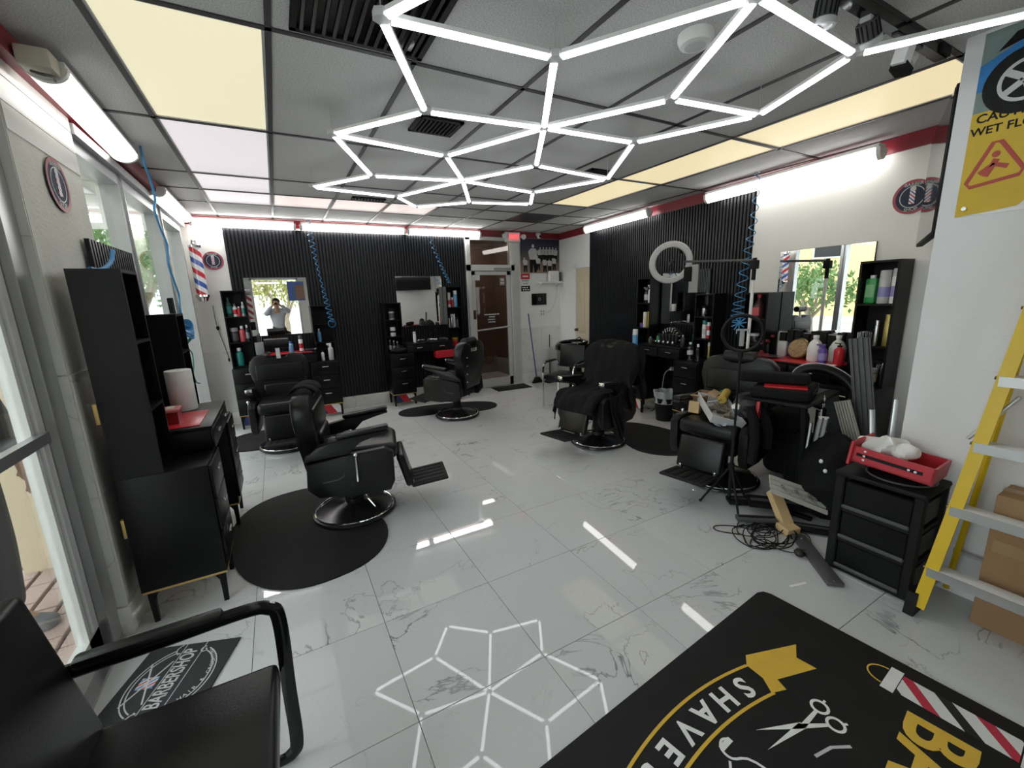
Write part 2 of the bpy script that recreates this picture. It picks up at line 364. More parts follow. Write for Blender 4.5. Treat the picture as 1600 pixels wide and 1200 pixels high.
# ---- vents in the ceiling
def vent(x, y, w, d, n, label, z=CZ):
    t = thing('ceiling_vent', label, 'vent', (x, y, z), 0)
    B().b6(-w/2, w/2, -d/2, d/2, -0.006, 0.0).ob('backing', M_gloss, t)
    f = B(); q = 0.025
    f.b6(-w/2, w/2, -d/2, -d/2+q, -0.016, -0.004); f.b6(-w/2, w/2, d/2-q, d/2, -0.016, -0.004); f.b6(-w/2, -w/2+q, -d/2, d/2, -0.016, -0.004); f.b6(w/2-q, w/2, -d/2, d/2, -0.016, -0.004)
    f.ob('frame', M_blackm, t)
    sm = B().box((0, 0, 0), (0.012, d-2*q, 0.014), (0, 0.6, 0)).mesh('louvre', M_black)
    for k in range(n): link('louvre', sm, t, (-w/2+q+(w-2*q)*(k+0.5)/n, 0, -0.012))
vent(0.475, 1.85, 0.56, 0.66, 12, 'large black ceiling vent beside the pale yellow panel')
vent(1.08, 2.91, 0.30, 0.26, 9, 'black louvred ceiling vent inside the hexagon lights')
vent(1.07, 5.17, 0.36, 0.12, 9, 'small dark slot vent near the back row of square panels')
vent(2.83, 3.34, 0.28, 0.16, 8, 'small dark vent between the hexagon lights and amber strip')
# ---- walls
wb = B()
wb.b6(-1.2, 2.95, BY, BY+0.15, 0, CZ+0.1); wb.b6(3.86, 5.3, BY, BY+0.15, 0, CZ+0.1); wb.b6(2.95, 3.86, BY, BY+0.15, 2.66, CZ+0.1)
wback = wb.ob('wall_back', M_wall, kind='structure')
def local_wall(name, s0, s1, z0, z1, m, th=0.15, cut=None):
    o = thing.__globals__['bpy'].data.objects
    b = B(); L = s1-s0
    b.b6(0, L, 0, th, z0, z1)
    p = rw(s1); return b.ob(name, m, None, (p.x, p.y, 0), (0, 0, RROT), kind='structure')
wright = local_wall('wall_right', -0.5, 5.75, 0, CZ+0.1, M_wall)
# pier on the right and the rest of the room behind the camera
wpier = B().b6(PX, 4.6, FY, PY, 0, CZ+0.1).ob('wall_pier', M_pier, kind='structure')
wf = B(); wf.b6(XL-0.1, PX, FY-0.15, FY, 0, 0.45); wf.b6(XL-0.1, PX, FY-0.15, FY, 2.45, CZ+0.1); wf.b6(0.75, PX, FY-0.15, FY, 0.45, 2.45); wf.b6(XL-0.1, -0.62, FY-0.15, FY, 0.45, 2.45)
wf.ob('wall_front', M_wall, kind='structure')
# left wall: marble faced column, header beam, sill
B().b6(XL-0.12, XL+0.02, FY, 7.03, 2.66, CZ+0.1).ob('trim_header_beam', M_grey, kind='structure')
wl = B()
wl.b6(XL-0.12, -0.86, 2.62, 3.38, 0, 2.72)
wl.b6(XL-0.12, XL+0.02, 6.60, 7.03, 0, CZ); wl.b6(XL-0.12, XL+0.02, FY, -0.4, 0, CZ)
wleft = wl.ob('wall_left', M_plaster, kind='structure')
for k in range(4):      # marble facing tiles on the camera side of the column
    B().b6(-0.041, 0.041, -0.006, 0, 0.16+0.60*k+0.002, min(2.66, 0.16+0.60*(k+1))-0.002).ob('marble_tile', M_wallmar, wleft, (-0.903, 2.619, 0))
for k, (za, zb) in enumerate(((0.16, 0.76), (0.76, 1.36))):
    B().b6(0, 0.006, -0.375, 0.375, za+0.002, zb-0.002).ob('marble_tile', M_wallmar, wleft, (-0.86, 2.997, 0))
for k in range(3):
    B().b6(0, 0.004, -0.375, 0.375, 2.38+0.11*k, 2.485+0.11*k).ob('marble_tile', M_wallmar, wleft, (-0.86, 2.997, 0))
B().b6(-0.955, -0.845, 2.60, 3.39, 0, 0.155, 0.003).ob('baseboard_column', M_wallmar, kind='structure')
B().b6(XL-0.02, XL+0.10, 3.39, 6.70, 2.60, 2.655).ob('trim_header', M_alu, kind='structure')
# red band around the room
B().b6(-0.86, 4.9, BY-0.02, BY, 2.665, CZ).ob('trim_red_back', M_red, kind='structure')
p = rw(5.6); B().b6(0, 5.9, -0.02, 0, 2.655, CZ).ob('trim_red_right', M_red, None, (p.x, p.y, 0), (0, 0, RROT), kind='structure')
B().b6(XL, XL+0.14, 1.0, 6.86, 2.67, CZ-0.008).ob('trim_red_left', M_red, kind='structure')
# baseboards
B().b6(-0.945, 2.93, BY-0.02, BY, 0, 0.18, 0.004).ob('baseboard_back', M_wallmar, kind='structure')
B().b6(3.98, 4.9, BY-0.02, BY, 0, 0.14, 0.004).ob('baseboard_back', M_wallmar, kind='structure')
p = rw(4.5); B().b6(0, 4.4, -0.02, 0, 0, 0.18, 0.004).ob('baseboard_right', M_wallmar, None, (p.x, p.y, 0), (0, 0, RROT), kind='structure')
B().b6(PX-0.012, PX, -1, PY, 0, 0.10).ob('baseboard_pier', M_pier, kind='structure')
# marble wainscot tiles on the back wall, both sides of the panelling
def wains(xa, xb, za, zb, par=wback):
    B().b6(xa+0.002, xb-0.002, BY-0.012, BY, za+0.002, zb-0.002).ob('marble_tile', M_wallmar, par)
for za, zb in ((0.18, 0.60), (0.60, 1.03)):
    wains(-0.93, -0.49, za, zb)
    for xa, xb in ((3.99, 4.45), (4.45, 4.88)): wains(xa, xb, za, zb)
B().b6(3.99, 4.89, BY-0.016, BY, 1.035, 1.075).ob('trim_rail', M_wall, kind='structure')
# fluted panelling: boards of narrow ribs
def flutes(w, h, n):
    b = B()
    b.b6(0, w, -0.006, 0, 0, h)
    pit = w/n
    for k in range(n):
        xa = k*pit+0.006; b.b6(xa, xa+pit*0.55, -0.022, -0.005, 0, h)
    me = b.mesh('fluted_panel', M_slat, False); me.materials.append(M_black)
    for f_ in me.polygons:
        if f_.center.y > -0.012: f_.material_index = 1
    return me
fm = flutes(3.41/6, 2.46, 13)
for k in range(6): link('fluted_panel', fm, wback, (-0.48+3.41/6*k, BY, 0.18), kind='stuff')
fm2 = flutes(3.02/5, 2.47, 14)
for k in range(5):
    o = link('fluted_panel', fm2, wright, (5.75-4.565+3.02/5*k, 0, 0.18), kind='stuff')
# ---- back door with transom
d1 = thing('door_1', None, None, (0, BY, 0)); d1['kind'] = 'structure'
f = B()
f.b6(2.945, 3.01, -0.05, 0.09, 0, 2.655); f.b6(3.80, 3.865, -0.05, 0.09, 0, 2.655); f.b6(2.945, 3.865, -0.05, 0.09, 2.60, 2.655); f.b6(2.945, 3.865, -0.05, 0.09, 2.09, 2.19)
f.b6(3.865, 3.985, -0.02, 0, 0, 2.66)
f.ob('door_frame', M_aluw, d1)
f = B(); f.b6(3.02, 3.09, -0.02, 0.03, 0.01, 2.08); f.b6(3.72, 3.79, -0.02, 0.03, 0.01, 2.08); f.b6(3.02, 3.79, -0.02, 0.03, 2.02, 2.08); f.b6(3.02, 3.79, -0.02, 0.03, 0.01, 0.16)
leaf = f.ob('door_leaf', M_aluw, d1)
B().b6(3.085, 3.725, 0.002, 0.008, 0.15, 2.03).ob('glass_pane', M_dglass, leaf)
B().b6(3.005, 3.805, 0.002, 0.008, 2.185, 2.61).ob('glass_pane', M_dglass, d1)
B().cyl((3.07, -0.06, 1.06), (3.74, -0.06, 1.10), 0.014).ob('push_bar', M_alu, leaf)
B().b6(3.45, 3.80, -0.06, -0.02, 2.10, 2.14).ob('door_closer', M_grey, d1)
B().b6(3.03, 3.08, -0.026, -0.02, 1.26, 1.42).ob('lock_plate', M_brass, leaf)
B().b6(3.10, 3.19, -0.001, 0.002, 1.93, 2.02).ob('paper_notice', M_paper, leaf)
for k, (w, z) in enumerate(((0.30, 1.33), (0.12, 1.285), (0.17, 1.24), (0.16, 1.195))):
    b = B(); nseg = int(w/0.03)
    for q in range(nseg): b.b6(3.40-w/2+q*0.03, 3.40-w/2+q*0.03+0.022, -0.001, 0.002, z-0.007, z+0.008+0.004*(q % 2))
    b.ob('door_lettering', M_white, leaf)
b = B(); b.b6(3.58, 3.68, -0.001, 0.001, 1.84, 1.97); b.ob('door_decal', M_grey, leaf)
b = B(); b.b6(3.61, 3.66, -0.003, 0.0, 1.92, 1.95); b.b6(3.60, 3.625, -0.003, 0.0, 1.87, 1.89); b.b6(3.635, 3.665, -0.003, 0.0, 1.87, 1.89); b.ob('door_decal', M_white, leaf)
# corridor beyond the door
c = B(); c.b6(2.6, 4.2, 8.3, 8.4, -0.02, 2.9); c.b6(2.5, 2.6, BY+0.15, 8.4, -0.02, 2.9); c.b6(4.2, 4.3, BY+0.15, 8.4, -0.02, 2.9); c.b6(2.5, 4.3, BY+0.15, 8.4, 2.8, 2.9)
c.ob('wall_corridor', M_brown, kind='structure')
B().b6(2.5, 4.3, 6.98, 8.4, -0.06, -0.004).ob('floor_corridor', M_conc, kind='structure')
t = thing('corridor_fill_lamp', 'added fill lamp brightening the brown corridor behind the glass door', 'lamp', (3.4, 7.75, 2.80)); B().b6(-0.3, 0.3, -0.08, 0.08, -0.03, 0).ob('housing', M_white, t); B().b6(-0.28, 0.28, -0.06, 0.06, -0.045, -0.03).ob('diffuser', M_fluo, t)  # unseen fixture, added so the brown corridor shows through the door glass
# ---- beige room door on the right wall
d2 = link('door_2', None, None, rw(5.06), (0, 0, RROT)); d2['kind'] = 'structure'
f = B(); f.b6(0, 0.07, -0.025, 0, 0, 2.16); f.b6(0, 0.5, -0.025, 0, 2.09, 2.16); f.ob('door_frame', M_white, d2)
leaf = B().b6(0.075, 0.49, -0.018, 0, 0.02, 2.085).ob('door_leaf', M_beige, d2)
fr = B(); xz = [(0.15+0.10*math.cos(R(180-a))+0.10, 1.72+0.14*math.sin(R(a))) for a in range(0, 181, 15)]
fr.prism([(0.15, 0.95), (0.35, 0.95)]+[(0.25+0.10*math.cos(R(a)), 1.72+0.14*math.sin(R(a))) for a in range(0, 181, 15)], 0.018, 0.026, XZ, 0.003); fr.ob('raised_panel', M_beige, leaf)
B().b6(0.15, 0.35, -0.026, -0.018, 0.2, 0.82, 0.003).ob('raised_panel', M_beige, leaf)
kn = B(); kn.cyl((0.13, -0.018, 1.0), (0.13, -0.05, 1.0), 0.012); kn.sph((0.13, -0.065, 1.0), 0.028); kn.cyl((0.13, -0.018, 1.0), (0.13, -0.024, 1.0), 0.032); kn.ob('door_knob', M_brass, leaf)
# ---- left windows
ys = [3.39, 4.30, 5.52, 6.60]
for k in range(3):
    ya, yb = ys[k], ys[k+1]
    w = thing('window_%d' % (k+1), None, None, (XL, ya, 0)); w['kind'] = 'structure'
    L = yb-ya; f = B()
    f.b6(-0.05, 0.06, 0, 0.055, 0.0, 2.60); f.b6(-0.05, 0.06, L-0.055, L, 0.0, 2.60); f.b6(-0.05, 0.06, 0.05, L-0.05, 2.53, 2.60); f.b6(-0.05, 0.06, 0.05, L-0.05, 0.0, 0.10)
    f.b6(-0.02, 0.075, -0.012, 0.0, 0.0, 2.60)
    f.ob('window_frame', M_alu, w)
    B().b6(-0.012, -0.004, 0.05, L-0.05, 0.09, 2.54).ob('glass_pane', M_glass, w)
w = thing('window_4', None, None, (-0.62, FY, 0)); w['kind'] = 'structure'
f = B(); f.b6(0, 1.37, -0.1, 0.02, 0.45, 0.51); f.b6(0, 1.37, -0.1, 0.02, 2.40, 2.45); f.b6(0, 0.05, -0.1, 0.02, 0.45, 2.45); f.b6(1.32, 1.37, -0.1, 0.02, 0.45, 2.45); f.ob('window_frame', M_alu, w)
B().b6(0.04, 1.33, -0.05, -0.042, 0.5, 2.41).ob('glass_pane', M_glass, w)
# ---- glass entrance door on the left, with its frame
d3 = thing('door_3', None, None, (XL, 0, 0)); d3['kind'] = 'structure'
f = B(); f.b6(-0.06, 0.05, 2.49, 2.61, 0, 2.66); f.b6(-0.06, 0.05, -0.4, 2.61, 2.60, 2.66); f.b6(-0.06, 0.05, -0.40, -0.30, 0, 2.66); f.b6(-0.10, 0.06, -0.4, 2.60, 0, 0.018); f.ob('door_frame', M_alu, d3)
f = B(); f.b6(-0.03, 0.015, 2.37, 2.485, 0.03, 2.58); f.b6(-0.03, 0.015, 1.30, 1.40, 0.03, 2.58); f.b6(-0.03, 0.015, 1.30, 2.485, 0.03, 0.17); f.b6(-0.03, 0.015, 1.30, 2.485, 2.48, 2.58)
leaf = f.ob('door_leaf', M_aluw, d3)
B().b6(-0.011, -0.004, 1.39, 2.375, 0.16, 2.49).ob('glass_pane', M_glass, leaf)
B().b6(0.015, 0.05, 1.34, 2.42, 1.11, 1.155).ob('push_bar', M_alu, leaf)
B().b6(0.015, 0.03, 2.395, 2.425, 0.2, 2.5).ob('weather_strip', M_lgrey, leaf)
B().b6(-0.02, 0.0, -0.3, 1.3, 0.02, 2.6).ob('glass_pane', M_glass, d3)
# ================================================================== OUTSIDE (seen through glass and in the mirrors)
B().b6(-40, XL-0.10, -40, 40, -0.12, -0.03).ob('ground_outside', M_conc, kind='structure')
B().b6(XL-0.10, 30, -40, FY-0.15, -0.12, -0.03).ob('ground_front', M_conc, kind='structure')
B().b6(-12.5, -5.2, -30, 40, -0.05, -0.02).ob('road_outside', M_asph, kind='structure')
pv = B().b6(-2.6, XL-0.10, -0.5, 8, -0.04, -0.022).ob('pavement_outside', M_grout, kind='structure')
pm = B().box((0, 0, 0), (0.205, 0.105, 0.03), bev=0.004, seg=1).mesh('paver', M_paver)
for i in range(12):
    for j in range(20):
        link('paver', pm, pv, (-2.48+0.125*i, 1.6+0.215*j+(0.107 if i % 2 else 0), -0.012), (0, 0, PI/2))
B().b6(-2.3, XL-0.12, -1, 9, 2.85, 3.0).ob('ceiling_canopy', M_plaster, kind='structure')
B().b6(-1.62, -1.40, 3.62, 3.86, -0.03, 2.8).ob('wall_canopy_post', M_beige, kind='structure')
def tree(loc, h, rad, label, leafm, seed, n=1900):
    rnd = random.Random(seed)
    t = thing('tree', label, 'tree', loc)
    b = B()
    b.tube([(0, 0, 0), (0.05, 0.02, h*0.25), (0, 0.05, h*0.45)], [0.11, 0.09, 0.07])
    tips = []
    for k in range(7):
        a = 2*PI*k/7+rnd.random(); q = (rad*0.6*math.cos(a), rad*0.6*math.sin(a), h*(0.62+0.22*rnd.random())); tips.append(q)
        b.tube(smooth_path([(0.02, 0.03, h*(0.22+0.2*rnd.random())), (q[0]*0.45, q[1]*0.45, h*0.5), q], 3), [0.05, 0.045, 0.042, 0.038, 0.032, 0.026, 0.02])
    b.ob('trunk', M_bark, t)
    b = B(); bm = b.bm
    for k in range(n):
        c = Vector(rnd.choice(tips))+Vector((rnd.gauss(0, rad*0.33), rnd.gauss(0, rad*0.33), rnd.gauss(0, h*0.085)))
        s = rad*(0.032+0.03*rnd.random()); e = Euler((rnd.random()*6, rnd.random()*6, rnd.random()*6)).to_matrix()
        vs = [bm.verts.new(c+e @ Vector(v)*s) for v in ((-1.3, 0, 0), (0, -0.6, 0.1), (1.3, 0, 0), (0, 0.6, 0.1))]
        bm.faces.new((vs[0], vs[1], vs[2])); bm.faces.new((vs[0], vs[2], vs[3]))
    o = b.ob('foliage', leafm, t, smooth=False); o['kind'] = 'stuff'
tree((-4.0, 8.3, -0.03), 2.35, 1.15, 'street tree with slim forked trunk in front of the yellow building', M_leaf, 1)
tree((-5.6, 4.2, -0.03), 3.9, 1.4, 'broad leafy street tree outside the left shop windows', M_leaf, 2)
tree((-8.6, 18.5, -0.03), 4.2, 1.7, 'tall green tree standing across the road', M_leaf, 3)
tree((-2.55, 11.6, -0.03), 3.7, 1.0, 'leafy tree on the pavement seen through the left windows', M_leaf, 6)
tree((-3.3, 15.6, -0.03), 4.6, 1.5, 'taller leafy tree farther down the pavement beyond the left windows', M_leaf, 7)
tree((0.3, -5.2, -0.03), 3.4, 1.2, 'yellow-green tree outside the front window', M_leaf2, 4)
tree((-3.6, -9.5, -0.03), 4.6, 1.8, 'large green tree farther out from the front window', M_leaf, 5)
def building(loc, rz, w, d, h, m, label):
    t = thing('building', label, 'building', loc, rz)
    B().b6(-w/2, w/2, 0, d, 0, h).ob('wall', m, t)
    B().b6(-w/2-0.1, w/2+0.1, -0.1, d+0.1, h, h+0.25).ob('parapet', M_conc, t)
    for k in range(int(w/4)):
        x = -w/2+2+4*k
        f = B().b6(x-0.7, x+0.7, -0.05, 0, 3.2, 4.6).ob('window', M_alu, t); B().b6(x-0.62, x+0.62, -0.07, -0.04, 3.28, 4.52).ob('pane', M_gloss, f)
building((-15, 17, -0.1), R(50), 22, 6, 7.5, M_ybld, 'pale yellow stucco building across the road')
building((-3, -17, -0.1), R(180), 18, 6, 4.5, M_conc, 'low grey building beyond the trees facing the front window')
# ================================================================== LIGHTS AND CEILING THINGS
# ---- hexagon LED light: straight tubes between joints, hung below the ceiling
HZ = 2.62
NODE = dict(a=(0.453, 1.691), b=(1.151, 1.639), c=(0.82, 2.355), d=(0.426, 2.877), e=(1.522, 2.285), f=(1.922, 1.697), g=(2.553, 1.625), h=(2.205, 2.25),
            i=(1.17, 2.982), j=(0.795, 3.657), k=(0.408, 4.189), l=(1.873, 2.924), m=(2.66, 3.015), n=(1.52, 3.53), o=(1.152, 4.28), p=(1.899, 4.269),
            q=(1.452, 4.664), r=(2.30, 3.66), s=(2.559, 4.125), t=(2.301, 1.062), w=(1.56, 1.03), v=(0.80, 1.08), u=(2.72, 0.42), )
EDGES = 'ab ac be cd ce di dj ei ef eh el fg gh hm in nj nl no np nr jk ko oq qp ps sr rm lm av bw fw gt tw tu'.split()
hx = thing('hexagon_led_light', 'white hexagon LED tube light hanging under the grey ceiling', 'light', (1.52, 2.3, HZ))
def hloc(k): return Vector((NODE[k][0]-1.52, NODE[k][1]-2.3, 0))
for e in EDGES:
    A, Bb = hloc(e[0]), hloc(e[1]); d = (Bb-A).normalized()
    a, b2 = A+d*0.035, Bb-d*0.035; mid = (a+b2)/2; ln = (b2-a).length; rz = math.atan2(d.y, d.x)
    bt = B(); bt.prism([(0.0165*math.cos(R(t)), -0.004+0.0165*math.sin(R(t))) for t in range(180, 361, 20)], -ln/2, ln/2, YZ)
    tb = bt.ob('tube', M_tube, hx, mid, (0, 0, rz))
    B().b6(-ln/2, ln/2, -0.0165, 0.0165, -0.004, 0.012).ob('backing', M_white, tb)
jm = B().cyl((0, 0, -0.012), (0, 0, 0.016), 0.032, n=6)
jm = jm.mesh('joint', M_lgrey)
hm = B().cyl((0, 0, 0.01), (0, 0, CZ-HZ-0.004), 0.002, n=5).mesh('hanging_wire', M_lgrey)
for k in NODE:
    if k not in 'uv':
        o = link('joint', jm, hx, hloc(k))
        if k in 'abdgmkqstw': link('hanging_wire', hm, hx, hloc(k))
# ---- long fluorescent fixtures
def fluo(a, b, label, w=0.10, h=0.075, em=None):
    a, b = Vector(a), Vector(b); d = b-a; L = d.length; rz = math.atan2(d.y, d.x); mid = (a+b)/2
    t = thing('fluorescent_lamp', label, 'lamp', mid, rz)
    B().b6(-L/2, L/2, -w*0.45, w*0.45, 0.0, 0.03).ob('housing', M_white, t)
    pr = [(w/2*math.cos(R(x)), h*math.sin(R(x))) for x in range(180, 361, 15)]
    B().prism(pr, -L/2+0.03, L/2-0.03, YZ).ob('diffuser', em or M_fluo, t)
    for s in (-1, 1): B().prism([(x*1.04, y*1.04) for x, y in pr], s*L/2-0.015, s*L/2+0.015, YZ).ob('end_cap', M_white, t)
    return t
fluo((-0.745, 2.78, 2.69), (-0.775, 4.02, 2.69), 'long white fluorescent lamp above the left windows beside the marble column', 0.15, 0.06, M_fluo2)
fluo((-0.80, 5.10, 2.69), (-0.80, 6.50, 2.69), 'white fluorescent lamp above the left windows near the barber pole', 0.13, 0.06, M_fluo2)
fluo((-0.79, 6.79, 2.71), (0.37, 6.79, 2.71), 'white fluorescent lamp above the fluted back wall next to the barber pole', 0.09, 0.075)
fluo((0.45, 6.79, 2.71), (1.90, 6.79, 2.71), 'white fluorescent lamp in the middle of the fluted back wall', 0.09, 0.075)
fluo((1.96, 6.79, 2.71), (3.18, 6.79, 2.71), 'white fluorescent lamp on the back wall ending at the door transom', 0.09, 0.075)
fluo(rw(2.05, 0.14, 2.69), rw(0.40, 0.14, 2.69), 'white fluorescent lamp high on the right wall above the big bright mirror', 0.10, 0.085, M_fluo3)
fluo(rw(4.50, 0.14, 2.71), rw(3.00, 0.14, 2.71), 'white fluorescent lamp high on the fluted right wall', 0.10, 0.085, M_fluo3)
# metal conduit with the open lamp end over the column
t = thing('lamp_socket_box', 'bare cream lamp end with loose wire over the marble column', 'lamp part', (-0.745, 2.715, 2.69))
B().b6(-0.055, 0.055, -0.05, 0.05, -0.045, 0.03, 0.01).ob('box', mat('cream_metal', (0.62, 0.58, 0.48), 0.4), t)
B().tube(smooth_path([(-0.02, -0.02, -0.058), (0.02, -0.05, -0.075), (0.04, 0.0, -0.06), (0.03, 0.05, -0.058)], 5), 0.006).ob('wire', M_dgrey, t)
# ---- smoke detector
t = thing('smoke_detector', 'round white smoke detector on the grey ceiling', 'smoke detector', (1.80, 1.47, CZ))
B().lathe([(0.075, 0), (0.078, -0.02), (0.066, -0.045), (0.05, -0.05), (0.0, -0.05)], n=28).ob('body', M_white, t)
B().lathe([(0.045, -0.049), (0.045, -0.053), (0.0, -0.053)], n=24).ob('grille', M_lgrey, t)
# ---- black track with spot heads
t = thing('track_rail', 'black ceiling track rail running towards the pier wall', 'track rail', (2.63, 1.01, CZ-0.035))
B().b6(-0.86, 0.39, -0.02, 0.02, -0.02, 0.022).ob('rail', M_gloss, t)
B().b6(-0.12, 0.14, -0.012, 0.012, -0.028, -0.02).ob('slot', M_dgrey, t); B().b6(0.30, 0.40, -0.03, 0.03, -0.012, 0.03).ob('end_feed', M_blackm, t)
def spot(x, y, yaw, tilt, label, white):
    t = thing('spotlight', label, 'spotlight', (x, y, CZ-0.056), yaw)
    B().b6(-0.018, 0.018, -0.018, 0.018, -0.02, 0.0).ob('adapter', M_lgrey, t)
    h = B().cyl((0, 0, 0.0), (0, 0, -0.11), 0.045, n=24).ob('body', M_white if white else M_dgrey, t, (0, 0, -0.012), (tilt, 0, 0)); h.scale = (0.82, 0.82, 0.66)
    r = B().lathe([(0.044, -0.10), (0.05, -0.105), (0.05, -0.135), (0.036, -0.135), (0.034, -0.125), (0.0, -0.125)], n=24).ob('bezel', M_lgrey, h)
    fm_ = B().b6(-0.048, -0.042, -0.003, 0.003, -0.095, -0.005).mesh('cooling_fin', M_blackm)
    for k in range(14): link('cooling_fin', fm_, h, (0, 0, 0), (0, 0, 2*PI*k/14))
spot(1.955, 1.01, 0, R(6), 'grey ribbed spotlight pointing straight down beside the hexagon tubes', False)
spot(2.26, 1.01, R(-88), R(40), 'grey ribbed spotlight tilted sideways on the black track', False)
t = thing('spotlight', 'boxy white spotlight hanging from the black track near the pier', 'spotlight', (2.62, 1.01, CZ-0.056))
B().box((0, 0.0, -0.05), (0.06, 0.05, 0.10), (0.15, 0.1, 0)).ob('body', M_white, t); B().box((0.02, 0.01, -0.108), (0.075, 0.06, 0.03), (0.2, 0.25, 0)).ob('lamp_head', M_blackm, t)
B().cyl((0.045, 0.0, -0.09), (0.085, 0.0, -0.05), 0.024, n=16).ob('reflector', M_lgrey, t)
# ---- exit sign with emergency heads, dome camera, security camera
t = thing('exit_sign', 'lit red EXIT sign with emergency lamp heads over the back door', 'sign', (3.82, BY-0.09, 2.66))
B().b6(-0.15, 0.15, -0.02, 0.03, -0.085, 0.085, 0.008).ob('housing', M_white, t)
B().b6(-0.085, 0.13, -0.024, -0.018, -0.06, 0.07).ob('face', mat('exit_face', (0.75, 0.25, 0.25), 0.4, emit=0.25, ecol=(1, 0.25, 0.25)), t)
text('EXIT', 0.098, M_exit, t, (0.022, -0.026, 0.003), (PI/2, 0, 0), bold=0.002)
for s in (-1, 1):
    h = B().cyl((s*0.19, -0.02, 0.02), (s*0.19, -0.08, 0.0), 0.036, 0.045, n=16).ob('lamp_head', M_white, t)
t = thing('security_camera', 'small white security camera above the picture of people', 'camera', (4.40, BY-0.04, 2.71))
B().cyl((0, 0.02, 0.0), (0, 0.02, 0.05), 0.045, 0.05, n=18).ob('mount', M_white, t); B().sph((0, -0.015, -0.01), 0.042).ob('body', M_white, t); B().cyl((0, -0.05, -0.015), (0, -0.062, -0.016), 0.02).ob('lens', M_gloss, t)
# ================================================================== ON THE WALLS
def mirror(loc, rz, w, h, label, tiltx=0.0):
    t = thing('wall_mirror', label, 'mirror', loc, rz)
    B().b6(-w/2, w/2, -0.012, -0.002, 0, h).ob('backing', M_dgrey, t, rot=(tiltx, 0, 0))
    B().b6(-w/2+0.002, w/2-0.002, -0.016, -0.012, 0.002, h-0.002).ob('glass', M_mirror, t, rot=(tiltx, 0, 0), smooth=False)
    return t
mirror((0.05, BY-0.03, 1.21), 0, 0.77, 0.79, 'square frameless mirror on the fluted back wall, showing the photographer')
mirror((2.085, BY-0.03, 1.21), 0, 0.765, 0.795, 'square frameless mirror on the fluted back wall beside the door')
mirror(rw(2.42, 0.03, 1.21), RROT, 0.77, 0.68, 'mirror on the fluted right wall behind the white ring light')
mirror(rw(0.81, 0.005, 1.21), RROT, 0.81, 0.785, 'large mirror on the white right wall, bright with a tree and yellow building')
def sticker(loc, rot, r, label):
    t = thing('round_sticker', label, 'sticker', loc); t.rotation_euler = rot
    B().lathe([(r, 0), (r, 0.003), (0, 0.003)], n=36).ob('disc', M_navy, t)
    B().lathe([(r*0.99, 0.003), (r*0.99, 0.0036), (r*0.84, 0.0036), (r*0.84, 0.003)], n=36).ob('red_ring', mat('sticker_red', (0.35, 0.06, 0.08), 0.5), t)
    B().lathe([(r*0.64, 0.003), (r*0.64, 0.0038), (r*0.60, 0.0038), (r*0.60, 0.003)], n=36).ob('white_ring', M_lgrey, t)
    text('BARBER', r*0.27, M_lgrey, t, (0, r*0.72, 0.0037)); text('SHOP', r*0.27, M_lgrey, t, (0, -r*0.74, 0.0037))
    sm = stripes_pole()
    B().b6(-r*0.14, r*0.14, -r*0.42, r*0.42, 0.003, 0.0045).ob('pole_print', sm, t)
    B().lathe([(r*0.16, 0.0), (0, 0.0)], n=12); B().cyl((0, r*0.46, 0.003), (0, r*0.46, 0.0046), r*0.15, n=14).ob('pole_cap_print', M_lgrey, t)
_sp = []
def stripes_pole():
    if not _sp: _sp.append(stripes('sticker_stripes', [(0.5, 0.05, 0.07), (0.75, 0.75, 0.75), (0.05, 0.08, 0.3), (0.75, 0.75, 0.75)], 1, 1.0, 0.05))
    return _sp[0]
sticker((-0.853, 3.0, 2.25), (PI/2, 0, PI/2), 0.125, 'round barber pole sticker high on the marble column')
sticker((-0.635, BY-0.004, 2.22), (PI/2, 0, 0), 0.115, 'round barber pole sticker on the white wall beside the striped pole')
p = rw(0.22, 0.004, 2.30); sticker(p, (PI/2, 0, RROT), 0.125, 'round barber pole sticker on the white right wall beside the television')
